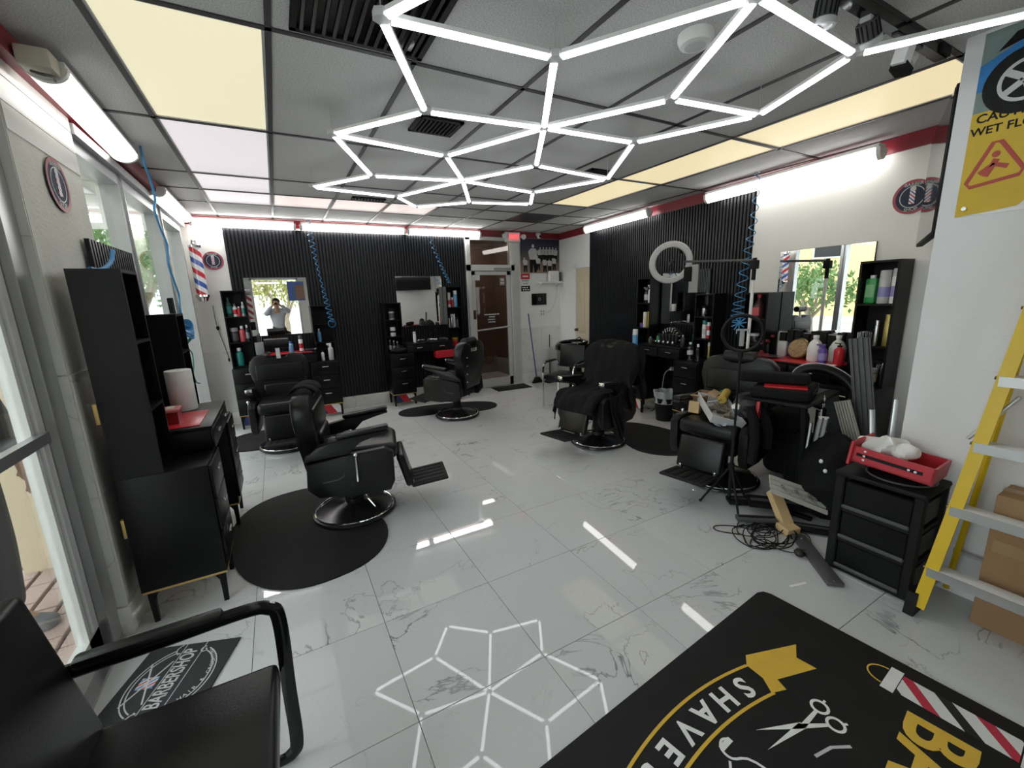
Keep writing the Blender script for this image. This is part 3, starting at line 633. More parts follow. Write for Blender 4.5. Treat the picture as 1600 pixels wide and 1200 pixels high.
# spinning barber pole on the corner
t = thing('barber_pole', 'red white and blue striped barber pole with chrome caps in the corner', 'barber pole', (-0.79, 6.70, 1.70))
def pole_stripe(name, per):
    m = bpy.data.materials.new(name); m.use_nodes = True; nt = m.node_tree; pb = nt.nodes['Principled BSDF']; L = nt.links.new
    tc = nt.nodes.new('ShaderNodeTexCoord'); sp = nt.nodes.new('ShaderNodeSeparateXYZ'); L(tc.outputs['Object'], sp.inputs[0])
    at = nt.nodes.new('ShaderNodeMath'); at.operation = 'ARCTAN2'; L(sp.outputs[1], at.inputs[0]); L(sp.outputs[0], at.inputs[1])
    dv = nt.nodes.new('ShaderNodeMath'); dv.operation = 'DIVIDE'; dv.inputs[1].default_value = 2*PI; L(at.outputs[0], dv.inputs[0])
    zz = nt.nodes.new('ShaderNodeMath'); zz.operation = 'DIVIDE'; zz.inputs[1].default_value = per; L(sp.outputs[2], zz.inputs[0])
    ad = nt.nodes.new('ShaderNodeMath'); ad.operation = 'ADD'; L(dv.outputs[0], ad.inputs[0]); L(zz.outputs[0], ad.inputs[1])
    fr = nt.nodes.new('ShaderNodeMath'); fr.operation = 'FLOORED_MODULO'; fr.inputs[1].default_value = 1; L(ad.outputs[0], fr.inputs[0])
    rp = nt.nodes.new('ShaderNodeValToRGB'); rp.color_ramp.interpolation = 'CONSTANT'; L(fr.outputs[0], rp.inputs[0]); e = rp.color_ramp.elements
    e[0].position = 0; e[0].color = (0.62, 0.03, 0.05, 1); e[1].position = 0.25; e[1].color = (0.85, 0.85, 0.88, 1)
    for q, c in ((0.5, (0.06, 0.12, 0.45, 1)), (0.75, (0.85, 0.85, 0.88, 1))): x = e.new(q); x.color = c
    L(rp.outputs[0], pb.inputs['Base Color']); pb.inputs['Roughness'].default_value = 0.2; pb.inputs['Coat Weight'].default_value = 0.6
    return m
B().cyl((0, 0, 0.09), (0, 0, 0.66), 0.062, n=28).ob('striped_cylinder', pole_stripe('barber_stripes', 0.26), t)
for z0, sg in ((0.09, -1), (0.66, 1)):
    B().lathe([(0.064, 0), (0.075, sg*0.005), (0.077, sg*0.03), (0.066, sg*0.045), (0.05, sg*0.085), (0.0, sg*0.105)], (0, 0, z0), 24).ob('cap', M_chrome, t)
B().b6(-0.03, 0.03, 0.05, 0.165, 0.30, 0.36).ob('bracket', M_chrome, t)
t = thing('pole_cord', 'thin dark cord with inline switch hanging below the barber pole', 'cord', (-0.72, BY-0.02, 1.65))
B().tube(smooth_path([(0, 0, 0), (0.0, -0.005, -0.2), (0.02, -0.01, -0.36), (0.06, 0, -0.6), (0.075, 0, -0.72)], 5), 0.004).ob('cable', M_dgrey, t)
B().sph((0.012, -0.008, -0.30), 0.024, (0.8, 0.6, 1.2)).ob('switch', M_blackm, t); B().box((0.075, 0, -0.735), (0.018, 0.018, 0.045)).ob('plug', M_blackm, t)
# big black and white group picture
t = thing('wall_picture', 'large framed-less photograph print of a group of people on the back wall', 'picture', (4.02, BY-0.006, 2.05))
pm_ = bpy.data.materials.new('picture_print'); pm_.use_nodes = True; nt = pm_.node_tree; pb = nt.nodes['Principled BSDF']
tc = nt.nodes.new('ShaderNodeTexCoord'); sp = nt.nodes.new('ShaderNodeSeparateXYZ'); nt.links.new(tc.outputs['Object'], sp.inputs[0])
rp = nt.nodes.new('ShaderNodeValToRGB'); nt.links.new(sp.outputs[2], rp.inputs[0]); e = rp.color_ramp.elements
e[0].position = 0.0; e[0].color = (0.32, 0.22, 0.16, 1); e[1].position = 0.6; e[1].color = (0.012, 0.018, 0.05, 1); x = e.new(0.26); x.color = (0.11, 0.085, 0.075, 1); x = e.new(0.42); x.color = (0.03, 0.035, 0.05, 1)
nt.links.new(rp.outputs[0], pb.inputs['Base Color']); pb.inputs['Roughness'].default_value = 0.5
B().b6(0, 0.86, -0.006, 0, 0, 0.61).ob('print', pm_, t)
b = B(); dk = B()
rnd = random.Random(3)
def fig(bb, db, x, z, s, lean=0):
    bb.sph((x+lean, -0.007, z+0.17*s), 0.035*s, (1, 0.06, 1.2), 10, 8)
    bb.prism([(x-0.09*s, z-0.12*s), (x+0.09*s, z-0.12*s), (x+0.12*s, z+0.06*s), (x+0.06*s+lean, z+0.12*s), (x-0.06*s+lean, z+0.12*s), (x-0.13*s, z+0.05*s)], 0.006, 0.0085, XZ)
    db.prism([(x-0.09*s, z-0.40*s), (x-0.02*s, z-0.40*s), (x, z-0.2*s), (x+0.03*s, z-0.4*s), (x+0.09*s, z-0.4*s), (x+0.09*s, z-0.12*s), (x-0.09*s, z-0.12*s)], 0.006, 0.0082, XZ)
fig(b, dk, 0.27, 0.34, 0.82)
for k in range(6): fig(b, dk, 0.42+0.07*k, 0.37+0.02*rnd.random(), 0.42, 0.01)
for x, z in ((0.38, 0.22), (0.53, 0.19), (0.64, 0.18), (0.10, 0.19), (0.74, 0.22)): fig(b, dk, x, z, 0.42, -0.02)
b.ob('pale_figures', M_lgrey, t); dk.ob('dark_figures', M_blackm, t)
# small notice sign
t = thing('notice_sign', 'small red white and black notice sign on the wall beside the back door', 'sign', (4.02, BY-0.004, 1.72))
B().b6(0, 0.19, -0.004, 0, 0, 0.32).ob('board', M_white, t); B().b6(0.0, 0.19, -0.0055, -0.004, 0.22, 0.32).ob('red_band', M_redp, t); B().b6(0.0, 0.19, -0.0055, -0.004, 0, 0.10).ob('black_band', M_black, t)
text('BARBER', 0.042, M_black, t, (0.095, -0.005, 0.19), (PI/2, 0, 0)); text('SHOP', 0.042, M_black, t, (0.095, -0.005, 0.14), (PI/2, 0, 0))
b = B()
for x in (0.05, 0.08, 0.11, 0.14): b.b6(x-0.011, x+0.011, -0.0062, -0.0054, 0.258, 0.285)
for x, z in ((0.04, 0.07), (0.08, 0.07), (0.13, 0.07), (0.05, 0.03), (0.10, 0.03), (0.15, 0.03)): b.b6(x-0.015, x+0.015, -0.0062, -0.0054, z-0.01, z+0.01)
b.ob('small_print', M_white, t)
t = thing('wall_tablet', 'black wall tablet with a small white symbol above the outlet', 'tablet', (4.24, BY-0.004, 1.46))
B().b6(0, 0.33, -0.018, 0, 0, 0.215, 0.006).ob('body', M_gloss, t); B().lathe([(0.03, 0), (0.03, 0.001), (0.02, 0.001), (0.02, 0)], (0.17, -0.0185, 0.108), 18, (PI/2, 0, 0)).ob('symbol', M_grey, t)
t = thing('wall_outlet', 'white wall outlet plate with plugged adapter near the mops', 'outlet', (4.40, BY-0.004, 1.24))
B().b6(0, 0.15, -0.008, 0, 0, 0.15, 0.003).ob('plate', M_white, t)
for qx in (0.05, 0.10):
    for qz in (0.045, 0.095): B().b6(qx-0.012, qx+0.012, -0.010, -0.007, qz-0.014, qz+0.014).ob('socket', M_grey, t)
B().tube(smooth_path([(0.13, -0.01, 0.08), (0.25, -0.012, 0.10), (0.38, -0.012, 0.30), (0.42, -0.012, 0.62)], 6), 0.004).ob('cable', M_lgrey, t)
t = thing('wall_shelf', 'thin white wall shelf in the back corner', 'shelf', (4.36, BY, 1.86))
B().b6(0, 0.50, -0.16, 0, 0, 0.03, 0.003).ob('board', M_white, t)
for x in (0.08, 0.42): B().prism([(0, 0), (-0.12, 0), (0, -0.05)], x-0.006, x+0.006, YZ).ob('bracket', M_white, t)
t = thing('router_box', 'white square router box standing on the thin wall shelf', 'router', (4.70, BY-0.09, 1.89))
B().b6(-0.11, 0.09, -0.04, 0.04, 0, 0.19, 0.006).ob('body', M_white, t); B().b6(0.10, 0.15, -0.03, 0.03, 0, 0.17, 0.004).ob('modem', M_dgrey, t)
# television on its arm at the pier corner
t = thing('television', 'flat black television edge-on beside the pier wall', 'television', (3.125, 0.968, 1.90), math.atan2(0.385, 0.99))
B().b6(0, 1.05, -0.035, 0.0, 0, 0.72, 0.004).ob('casing', M_blackm, t); B().b6(0.015, 1.035, 0.0, 0.004, 0.015, 0.705).ob('screen', mat('screen_glass', (0.012, 0.013, 0.014), 0.05), t)
B().b6(0.35, 0.6, -0.075, -0.035, 0.25, 0.45).ob('wall_bracket', M_blackm, t)
# posters on the pier
t = thing('wall_poster', 'wall poster of a blue car above a yellow CAUTION WET FLOOR panel', 'poster', (PX, 0.86, 1.96), -PI/2)
PW = 0.62
B().b6(0, PW, -0.004, 0, 0, 0.80).ob('sheet', M_white, t)
cg = mat('poster_grey', (0.20, 0.27, 0.26), 0.5, var=0.3)
B().b6(0.0, PW, -0.0055, -0.004, 0.46, 0.795).ob('road_print', cg, t)
B().prism([(0.0, 0.55), (0.0, 0.66), (0.12, 0.72), (0.30, 0.75), (PW, 0.76), (PW, 0.47), (0.30, 0.47), (0.24, 0.55)], 0.0055, 0.007, XZ).ob('car_body_print', mat('car_blue', (0.03, 0.20, 0.52), 0.35, var=0.3), t)
B().prism([(0.05, 0.70), (0.10, 0.76), (0.45, 0.79), (0.45, 0.765), (0.16, 0.73)], 0.007, 0.008, XZ).ob('car_window_print', M_gloss, t)
wh = B().lathe([(0.135, 0.007), (0.135, 0.009), (0, 0.009)], (0.155, 0, 0.555), 32, (PI/2, 0, 0)); wh.ob('tyre_print', M_rubber, t)
B().lathe([(0.088, 0.009), (0.088, 0.0105), (0.074, 0.0105), (0.074, 0.009)], (0.155, 0, 0.555), 32, (PI/2, 0, 0)).ob('rim_print', M_lgrey, t)
sp = B()
for k in range(5): sp.box((0.155+0.045*math.cos(2*PI*k/5), -0.010, 0.555+0.045*math.sin(2*PI*k/5)), (0.075, 0.002, 0.026), (0, -2*PI*k/5, 0))
sp.ob('spoke_print', M_lgrey, t)
yl = B(); yl.prism([(0.0, 0.46), (PW, 0.46), (PW, 0.06), (0.35, 0.09), (0.24, 0.06), (0.20, 0.02), (0.06, 0.005), (0.0, 0.0)], 0.0055, 0.0075, XZ); yl.ob('yellow_panel', mat('caution_yellow', (0.62, 0.42, 0.02), 0.5), t)
text('CAUTION', 0.052, M_blackm, t, (0.135, -0.008, 0.43), (PI/2, 0, 0), bold=0.001); text('WET FLOOR', 0.048, M_blackm, t, (0.14, -0.008, 0.375), (PI/2, 0, 0), bold=0.001)
tri = [(0.03, 0.13), (0.18, 0.15), (0.17, 0.175), (0.12, 0.315), (0.095, 0.32), (0.02, 0.16)]
b = B(); b.tube([(x, -0.0085, z) for x, z in ((0.035, 0.13), (0.19, 0.155), (0.20, 0.18), (0.115, 0.315), (0.09, 0.315), (0.02, 0.15))], 0.008, 6, True, (0.001, 0.008))
b.tube([(0.06, -0.0085, 0.185), (0.10, -0.0085, 0.22), (0.15, -0.0085, 0.20)], 0.009, 6, False, (0.001, 0.01)); b.tube([(0.08, -0.0085, 0.17), (0.11, -0.0085, 0.24)], 0.01, 6, False, (0.001, 0.012)); b.sph((0.105, -0.0085, 0.262), 0.014, (1, 0.08, 1))
b.ob('slip_symbol', mat('symbol_red', (0.42, 0.06, 0.04), 0.5), t)
B().cyl((0.03, -0.008, 0.035), (0.03, -0.016, 0.035), 0.009).ob('pin', M_poly, t)
# coiled blue air hoses
def coil(pts, turns, rad, label, thick=0.006, n=12, loc=None, extra=None):
    P = [Vector(p) for p in pts]; org = loc or P[0]
    dense = smooth_path(P, 10); N = len(dense)-1; path = []
    steps = int(turns*n)
    for k in range(steps+1):
        u = k/steps*N; i = min(int(u), N-1); fr_ = u-i; c = dense[i].lerp(dense[i+1], fr_)
        r_ = rad(k/steps) if callable(rad) else rad
        a = 2*PI*k/n; path.append(c+Vector((r_*math.cos(a), r_*math.sin(a), 0))-Vector(org))
    t = thing('air_hose', label, 'air hose', org)
    B().tube(path, thick, 6).ob('coiled_hose', M_blueh, t)
    return t
t = coil([(0.53, 6.55, 2.74), (0.56, 6.55, 2.3), (0.62, 6.55, 1.8), (0.68, 6.55, 1.36)], 20, lambda u: 0.024+0.012*math.sin(u*9), 'light blue coiled air hose hanging by the mirror with the photographer', 0.0038)
B().tube([(0.05*math.cos(a*0.9)+0.15, 0.0, -1.40+0.055*math.sin(a*0.9)) for a in range(0, 24)], 0.006, 6).ob('hose_loop', M_blueh, t)
coil([(2.17, 6.55, 2.74), (2.28, 6.55, 2.4), (2.40, 6.55, 2.1), (2.52, 6.6, 1.88)], 14, 0.026, 'light blue coiled air hose hanging beside the second back mirror', 0.0038)
t = coil([rw(1.33, 0.30, 2.74), rw(1.33, 0.30, 2.3), rw(1.38, 0.30, 1.9), rw(1.42, 0.30, 1.5), rw(1.43, 0.30, 1.31)], 15, lambda u: 0.02+0.045*u, 'blue coiled air hose hanging between the two right wall mirrors', 0.0042, 14)
b = B()
for k in range(9): a = 2*PI*k/9; b.tube([(-0.0, 0.07, -1.45), (0.03*math.cos(a), 0.07+0.08*math.sin(a), -1.45+0.07*math.cos(a))], 0.006, 6)
b.ob('hose_tie', M_blueh, t)
b = B(); b.tube([(-0.04, 0, 0.0), (0.05, 0, 0.0)], 0.004, 6); b.tube([(0, 0, 0), (0.01, 0, -0.05)], 0.004, 6); b.ob('hook', M_grey, t)
# long loose hose by the left windows with a wound knot
t = thing('air_hose', 'long wavy blue air hose with a wound bundle by the left windows', 'air hose', (-0.68, 4.1, CZ))
def lh(y, z, x=0.0): return (x, y-4.1, z-CZ)
b = B(); b.tube(smooth_path([lh(4.10, 2.765, -0.01), lh(4.05, 2.66), lh(4.17, 2.55), lh(4.20, 2.44), lh(4.10, 2.34), lh(4.20, 2.22), lh(4.31, 2.12), lh(4.22, 1.98), lh(4.32, 1.84), lh(4.40, 1.74), lh(4.34, 1.63), lh(4.36, 1.56)], 6), 0.008, 8).ob('hose', M_blueh, t)
b = B(); rnd = random.Random(5)
for k in range(6):
    rx, ph = 0.055+0.008*k % 0.02, rnd.random()
    b.tube([lh(4.38+0.07*math.cos(a), 1.50+0.045*math.sin(a)-0.012*k+0.01*math.sin(2*a+ph), 0.045*math.sin(a+ph*3)) for a in [2*PI*q/20 for q in range(20)]], 0.009, 7, True)
b.ob('hose_bundle', M_blueh, t)
b = B(); b.tube([lh(4.43+0.06*math.cos(a), 1.36+0.035*math.sin(a), 0.03*math.sin(a)) for a in [2*PI*q/18 for q in range(18)]], 0.008, 7, True)
b.tube(smooth_path([lh(4.36, 1.45), lh(4.35, 1.32), lh(4.50, 1.25), lh(4.46, 1.14), lh(4.38, 1.08), lh(4.46, 1.0), lh(4.60, 0.97)], 6), 0.0055, 7); b.ob('hose_tail', MATS['teal'], t)
B().box(lh(4.345, 1.50, -0.05), (0.03, 0.07, 0.44), (0.08, 0, 0)).ob('hanging_tool', M_blackm, t)
t = thing('air_hose', 'short piece of bright blue hose rising behind the tall tower by the window', 'air hose', (-0.76, 2.98, 1.80))
B().tube(smooth_path([(0.0, -0.16, 0.042), (0.0, -0.02, 0.045), (0.0, 0.10, 0.07), (0.0, 0.20, 0.11), (0.0, 0.26, 0.17)], 5), 0.011, 8).ob('hose', M_blueh, t)
# ================================================================== WORK STATIONS
M_plate = stripes('stripe_plate', [(0.45, 0.02, 0.03), (0.75, 0.75, 0.75), (0.02, 0.03, 0.12)], 0, 0.6, 0.36, 2, 0.4)
bar = lambda: B().box((0, 0, 0), (0.085, 0.012, 0.012), bev=0.003, seg=1).mesh('handle', M_poly)
BAR = bar()
def leg_mesh(sx, sy):
    b = B(); pts = [(-0.018, 0.19), (0.085, 0.19), (0.085, 0.183), (0.03, 0.168), (0.014, 0.14), (0.006, 0.0), (-0.012, 0.0)]
    b.prism([(x*sx, z) for x, z in pts], -0.011, 0.011, XZ); b.prism([(x*sy, z) for x, z in pts], -0.011, 0.011, YZ)
    return b.mesh('leg', M_black)
LEGS = {(sx, sy): leg_mesh(sx, sy) for sx in (-1, 1) for sy in (-1, 1)}
def frame_at(o, rz, x, y=0, z=0):
    return Vector((o[0]+x*math.cos(rz)-y*math.sin(rz), o[1]+x*math.sin(rz)+y*math.cos(rz), z))
def pedestal(o, rz, x, label, w=0.37, d=0.40, stripe=True):
    t = thing('drawer_pedestal', label, 'drawer cabinet', frame_at(o, rz, x), rz)
    B().b6(-w/2, w/2, -d, -0.025, 0.19, 0.82, 0.002).ob('body', M_black, t)
    B().b6(-w/2, w/2, -d-0.001, -0.03, 0.18, 0.192).ob('gold_strip', M_gold, t)
    for k in range(3):
        z0 = 0.235+0.195*k
        dr = B().b6(-w/2+0.012, w/2-0.012, -d-0.016, -d, z0, z0+0.185, 0.002).ob('drawer', M_black, t)
        link('handle', BAR, dr, (0, -d-0.026, z0+0.12))
    for sx in (-1, 1):
        for yy in (-d+0.03, -0.06):
            link('leg', LEGS[(-sx, 1 if yy < -0.2 else -1)], t, (sx*(w/2-0.025), yy, 0))
    if stripe: B().b6(-w/2+0.04, w/2-0.04, -d+0.03, -d+0.04, 0.045, 0.18).ob('stripe_plate', M_plate, t)
    return t
def desk(o, rz, label, w=0.74, d=0.40):
    t = thing('vanity_desk', label, 'desk', frame_at(o, rz, 0), rz)
    B().b6(-w/2, w/2, -d, -0.025, 0.822, 0.945, 0.002).ob('body', M_black, t)
    B().b6(-w/2-0.005, w/2+0.005, -d-0.012, -0.025, 0.945, 0.965, 0.002).ob('worktop', M_black, t)
    for sx in (-1, 1):
        dr = B().b6(sx*w/4-w/4+0.008, sx*w/4+w/4-0.008, -d-0.014, -d, 0.828, 0.94, 0.002).ob('drawer', M_black, t)
        link('handle', BAR, dr, (sx*w/4, -d-0.024, 0.895))
    return t
def tower(o, rz, x, h, nsh, label, w=0.27, d=0.19, z0=0.821):
    t = thing('shelf_tower', label, 'shelf', frame_at(o, rz, x), rz)
    th = 0.016
    for sx in (-1, 1): B().b6(sx*(w/2)-(th if sx > 0 else 0), sx*(w/2)+(th if sx < 0 else 0), -d-0.03, -0.03, z0, h).ob('side', M_black, t)
    B().b6(-w/2+th, w/2-th, -0.042, -0.03, z0, h).ob('back', M_blackm, t)
    B().b6(-w/2+th, w/2-th, -d-0.03, -0.042, h-th, h).ob('top', M_black, t); B().b6(-w/2+th, w/2-th, -d-0.03, -0.042, z0, z0+th).ob('bottom', M_black, t)
    zs = [z0+th]
    for k in range(1, nsh):
        z = z0+(h-z0)*k/nsh; B().b6(-w/2+th, w/2-th, -d-0.03, -0.042, z-th, z).ob('shelf', M_black, t); zs.append(z)
    return t, zs
ST = {}
def station(key, o, rz, flip, where, stripe=True):
    sg = -1 if not flip else 1      # tall tower side
    pedestal(o, rz, -0.465, 'left black three-drawer pedestal %s' % where, stripe=stripe)
    pedestal(o, rz, 0.465, 'right black three-drawer pedestal %s' % where, stripe=stripe)
    desk(o, rz, 'black two-drawer vanity desk %s' % where)
    _, z1 = tower(o, rz, sg*0.515, 1.83, 3, 'tall black open shelf tower %s' % where)
    _, z2 = tower(o, rz, -sg*0.515, 1.60, 3, 'lower black open shelf unit %s' % where)
    ST[key] = (o, rz, sg, z1, z2)
station('one', (0.05, BY, 0), 0, False, 'at the mirror showing the photographer')
station('two', (2.09, BY, 0), 0, True, 'at the back wall beside the glass door')
station('three', rw(2.45), RROT, False, 'at the fluted right wall')
station('four', rw(0.78), RROT, True, 'under the big bright mirror')
station('left', (-0.825, 3.28, 0), PI/2, False, 'in front of the left windows', stripe=False)
def at(key, x, y, z):
    o, rz, *_ = ST[key]; return frame_at(o, rz, x, y, z)
# gold hinges on the back edge of the near tower by the windows
for z in (1.16, 0.56):
    tag(B().box((0, 0, 0), (0.018, 0.03, 0.10), (0, 0.0, 0), bev=0.002).ob('hinge_plate', M_gold, None, (-0.806, 2.65, z)), 'small gold hinge plate on the near tower edge, ' + ('upper one' if z > 1 else 'lower one'), 'hinge')
# ================================================================== BOTTLES AND SMALL THINGS
def rr(): return random.random()
def bottle(p, h, r, body, cap=None, label='', neck=0.45, capm=None, band=None, kind='bottle', pump=False, spray=False, rz=0):
    t = thing(kind, label, kind.replace('_', ' ').split()[-1], p, rz)
    B().lathe([(r*0.92, 0), (r, 0.006), (r, h*0.66), (r*0.96, h*0.70), (r*neck, h*0.80), (r*neck, h*0.84)], n=18).ob('body', body, t)
    cm = capm or M_white
    if spray:
        b = B(); b.lathe([(r*0.5, h*0.83), (r*0.5, h*0.9), (r*0.3, h*0.92)], n=12); b.box((-r*0.5, 0, h*0.96), (r*2.0, r*0.55, h*0.09), bev=0.003); b.box((-r*0.75, 0, h*0.88), (r*0.2, r*0.3, h*0.12), (0, 0.5, 0)); b.ob('trigger', cm, t)
    elif pump:
        b = B(); b.lathe([(r*0.5, h*0.83), (r*0.5, h*0.89), (r*0.15, h*0.90), (r*0.15, h*0.97)], n=12); b.box((-r*0.4, 0, h*0.98), (r*1.4, r*0.4, h*0.035), bev=0.002); b.ob('pump', cm, t)
    else: B().lathe([(r*neck*1.12, h*0.83), (r*neck*1.12, h*0.985), (r*neck, h)], n=16).ob('cap', cm, t)
    if band: B().lathe([(r*1.012, h*0.18), (r*1.012, h*0.55)], n=18).ob('label_band', band, t)
    return t
def can(p, h, r, body, capm, label, band=None, kind='spray_can'):
    t = thing(kind, label, kind.split('_')[-1], p)
    B().lathe([(r*0.96, 0), (r, 0.005), (r, h*0.76), (r*0.9, h*0.79)], n=18).ob('body', body, t)
    B().lathe([(r*0.97, h*0.775), (r*0.97, h*0.97), (r*0.88, h)], n=18).ob('cap', capm, t)
    if band: B().lathe([(r*1.012, h*0.2), (r*1.012, h*0.5)], n=18).ob('label_band', band, t)
    return t
def jar(p, h, r, body, capm, label, band=None):
    t = thing('jar', label, 'jar', p)
    B().lathe([(r*0.95, 0), (r, 0.005), (r, h*0.75)], n=20).ob('body', body, t); B().lathe([(r*1.04, h*0.75), (r*1.04, h*0.98), (r*0.98, h)], n=20).ob('lid', capm, t)
    if band: B().lathe([(r*1.012, h*0.12), (r*1.012, h*0.6)], n=20).ob('label_band', band, t)
    return t
M_dkgreen = mat('dark_green', (0.02, 0.07, 0.05), 0.25); M_dkbottle = mat('dark_bottle', (0.03, 0.03, 0.035), 0.2); M_cream = mat('cream', (0.72, 0.66, 0.52), 0.4)
M_silver = mat('silver', (0.55, 0.55, 0.58), 0.2, 0.9); M_goldish = mat('gold_bottle', (0.42, 0.33, 0.10), 0.3, 0.5)
def tz(key, tall, k):
    o, rz, sg, z1, z2 = ST[key]; return (z1 if tall else z2)[k]
def tx(key, tall): return ST[key][2]*0.515*(1 if tall else -1)
def onshelf(key, tall, k, dx, dy=-0.13): return at(key, tx(key, tall)+dx, dy, tz(key, tall, k))
w1 = 'of the tower by the barber pole'
bottle(onshelf('one', 1, 2, -0.075), 0.25, 0.036, M_dkgreen, label='dark green bottle on the top bay '+w1, capm=M_dkgreen, band=M_teal)
bottle(onshelf('one', 1, 2, -0.01), 0.17, 0.025, M_white, label='white bottle with dark cap, top bay '+w1, capm=M_dgrey, band=M_redp)
bottle(onshelf('one', 1, 2, 0.035), 0.13, 0.021, M_redp, label='small red bottle on the top bay '+w1)
bottle(onshelf('one', 1, 2, 0.085), 0.19, 0.023, M_lgrey, label='slim grey bottle on the top bay '+w1, band=M_teal)
jar(onshelf('one', 1, 1, -0.06), 0.19, 0.045, M_dkbottle, M_grey, 'dark jar with grey lid on the middle bay '+w1, M_dgrey)
bottle(onshelf('one', 1, 1, 0.03), 0.21, 0.034, M_pink, label='bright red bottle, middle bay '+w1)
bottle(onshelf('one', 1, 1, 0.092), 0.22, 0.026, M_dkbottle, label='black bottle with white cap, middle bay '+w1, band=M_grey)
bottle(onshelf('one', 1, 0, -0.04), 0.24, 0.045, M_teal, label='teal bottle with white cap on the bottom bay '+w1, band=M_teal, neck=0.5)
w1b = 'on the desk at the photographer mirror'
def ondesk(key, x, y=-0.22): return at(key, x, y, 0.965)
tag(B().b6(-0.30, 0.30, -0.16, 0.16, 0, 0.006, 0.002).ob('desk_mat', M_redp, None, at('one', 0.03, -0.225, 0.965), (0, 0, 0)), 'red rubber tool mat '+w1b, 'mat')
bottle(ondesk('one', 0.07, -0.2)+Vector((0, 0, 0.006)), 0.15, 0.032, M_lblue, label='blue bottle on the red mat '+w1b, capm=M_blue)
can(ondesk('one', 0.20, -0.2)+Vector((0, 0, 0.006)), 0.22, 0.028, M_white, M_dgrey, 'white and red spray can on the red mat '+w1b, M_redp)
bottle(at('one', 0.46, -0.13, tz('one', 0, 1)), 0.19, 0.026, M_lblue, label='pale blue bottle on the low shelf beside the mirror showing the photographer', capm=M_white)
bottle(at('one', 0.57, -0.3, 0.822), 0.24, 0.034, M_lgrey, label='white spray bottle on the right pedestal by the photographer mirror', spray=True, capm=M_white, rz=0.3)
bottle(at('one', 0.46, -0.3, 0.822), 0.15, 0.022, M_white, label='small white bottle beside the spray bottle by the photographer mirror', capm=M_blackm)
def clipper(p, rz, label, m=M_dkbottle):
    t = thing('hair_clipper', label, 'clipper', p, rz)
    B().box((0, 0, 0.022), (0.13, 0.04, 0.036), bev=0.012).ob('body', m, t); B().box((0.075, 0, 0.024), (0.03, 0.042, 0.02), (0, -0.2, 0), bev=0.002, seg=1).ob('blade', M_silver, t)
    B().tube(smooth_path([(-0.065, 0, 0.02), (-0.10, 0.02, 0.006), (-0.12, 0.07, 0.006)], 4), 0.004, 6).ob('cord', M_blackm, t)
for k, (x, y, a) in enumerate(((0.30, -0.30, 0.3), (-0.22, -0.3, 2.0))):
    clipper(ondesk('one', x, y)+Vector((0, 0, 0.006 if abs(x-0.03) < 0.3 else 0)), a, ('black hair clipper lying at the right end ', 'black hair clipper lying at the left end ')[k]+w1b)
t = thing('tool_holder', 'patterned grey tool caddy '+w1b, 'caddy', ondesk('one', -0.31, -0.17))
B().b6(-0.05, 0.05, -0.05, 0.05, 0, 0.17, 0.004).ob('box', mat('caddy_pattern', (0.25, 0.25, 0.27), 0.5, var=0.9, vscale=60), t)
for k in range(4): B().cyl((-0.03+0.02*k, 0.02*(k % 2), 0.16), (-0.035+0.024*k, 0.02*(k % 2), 0.24+0.02*(k % 3)), 0.008, n=8).ob('tool', (M_blackm, M_silver, M_dgrey, M_silver)[k], t)
# hair dryers and tools hooked to the left edge of the first mirror
t = thing('hanging_tools', 'striped barber jacket strip and tools hanging beside the first mirror', 'tools', (-0.30, BY-0.06, 1.25))
B().b6(-0.03, 0.03, -0.012, 0.012, 0.2, 0.52).ob('striped_strip', stripes('strip_rw', [(0.4, 0.03, 0.05), (0.8, 0.8, 0.8)], 2, 0.8, 0.09), t); B().b6(-0.04, 0.03, -0.03, 0.02, 0.05, 0.16, 0.01).ob('holster', M_blackm, t); B().b6(-0.035, 0.035, -0.02, 0.015, 0.52, 0.60, 0.008).ob('clip', M_grey, t)
# station two
w2 = 'in the tower beside the glass back door'
can(onshelf('two', 1, 2, -0.06), 0.24, 0.028, M_white, M_white, 'white spray can with red print '+w2, M_pink)
can(onshelf('two', 1, 2, 0.0), 0.16, 0.018, M_redp, M_white, 'slim red can between taller cans '+w2)
can(onshelf('two', 1, 2, 0.055), 0.27, 0.034, M_lblue, M_white, 'blue spray can with white cap '+w2)
for k, (dx, h, m) in enumerate(((-0.085, 0.20, M_cream), (-0.03, 0.22, M_silver), (0.015, 0.22, M_lgrey), (0.07, 0.17, M_dgrey))):
    can(onshelf('two', 1, 1, dx), h, 0.021, m, (M_blackm, M_white, M_silver, M_blackm)[k], ('cream', 'silver', 'pale grey', 'dark grey')[k]+' can on the middle bay '+w2)
jar(onshelf('two', 1, 0, 0.0, -0.14), 0.15, 0.055, mat('copper_jar', (0.38, 0.08, 0.04), 0.3), M_amber, 'reddish brown jar on the bottom bay '+w2, M_redp)
w2b = 'on the desk beside the glass back door'
can(ondesk('two', -0.20), 0.17, 0.024, M_white, M_lgrey, 'white canister standing '+w2b)
for k in range(5):
    clipper(ondesk('two', (-0.10, 0.0, 0.12, 0.24, 0.31)[k], (-0.18, -0.3, -0.2, -0.3, -0.16)[k]), (0.4, 1.2, 2.6, 0.1, 1.9)[k], ('silver hair trimmer nearest the white canister ', 'black hair clipper at the front edge ', 'silver hair clipper in the middle ', 'dark hair clipper at the right front ', 'silver trimmer at the right back ')[k]+w2b, (M_silver, M_dkbottle, M_silver, M_dkbottle, M_silver)[k])
jar(onshelf('two', 0, 2, 0.0), 0.17, 0.045, M_lgrey, M_blackm, 'grey striped tub on the upper bay of the low shelf by the second back mirror', M_dgrey)
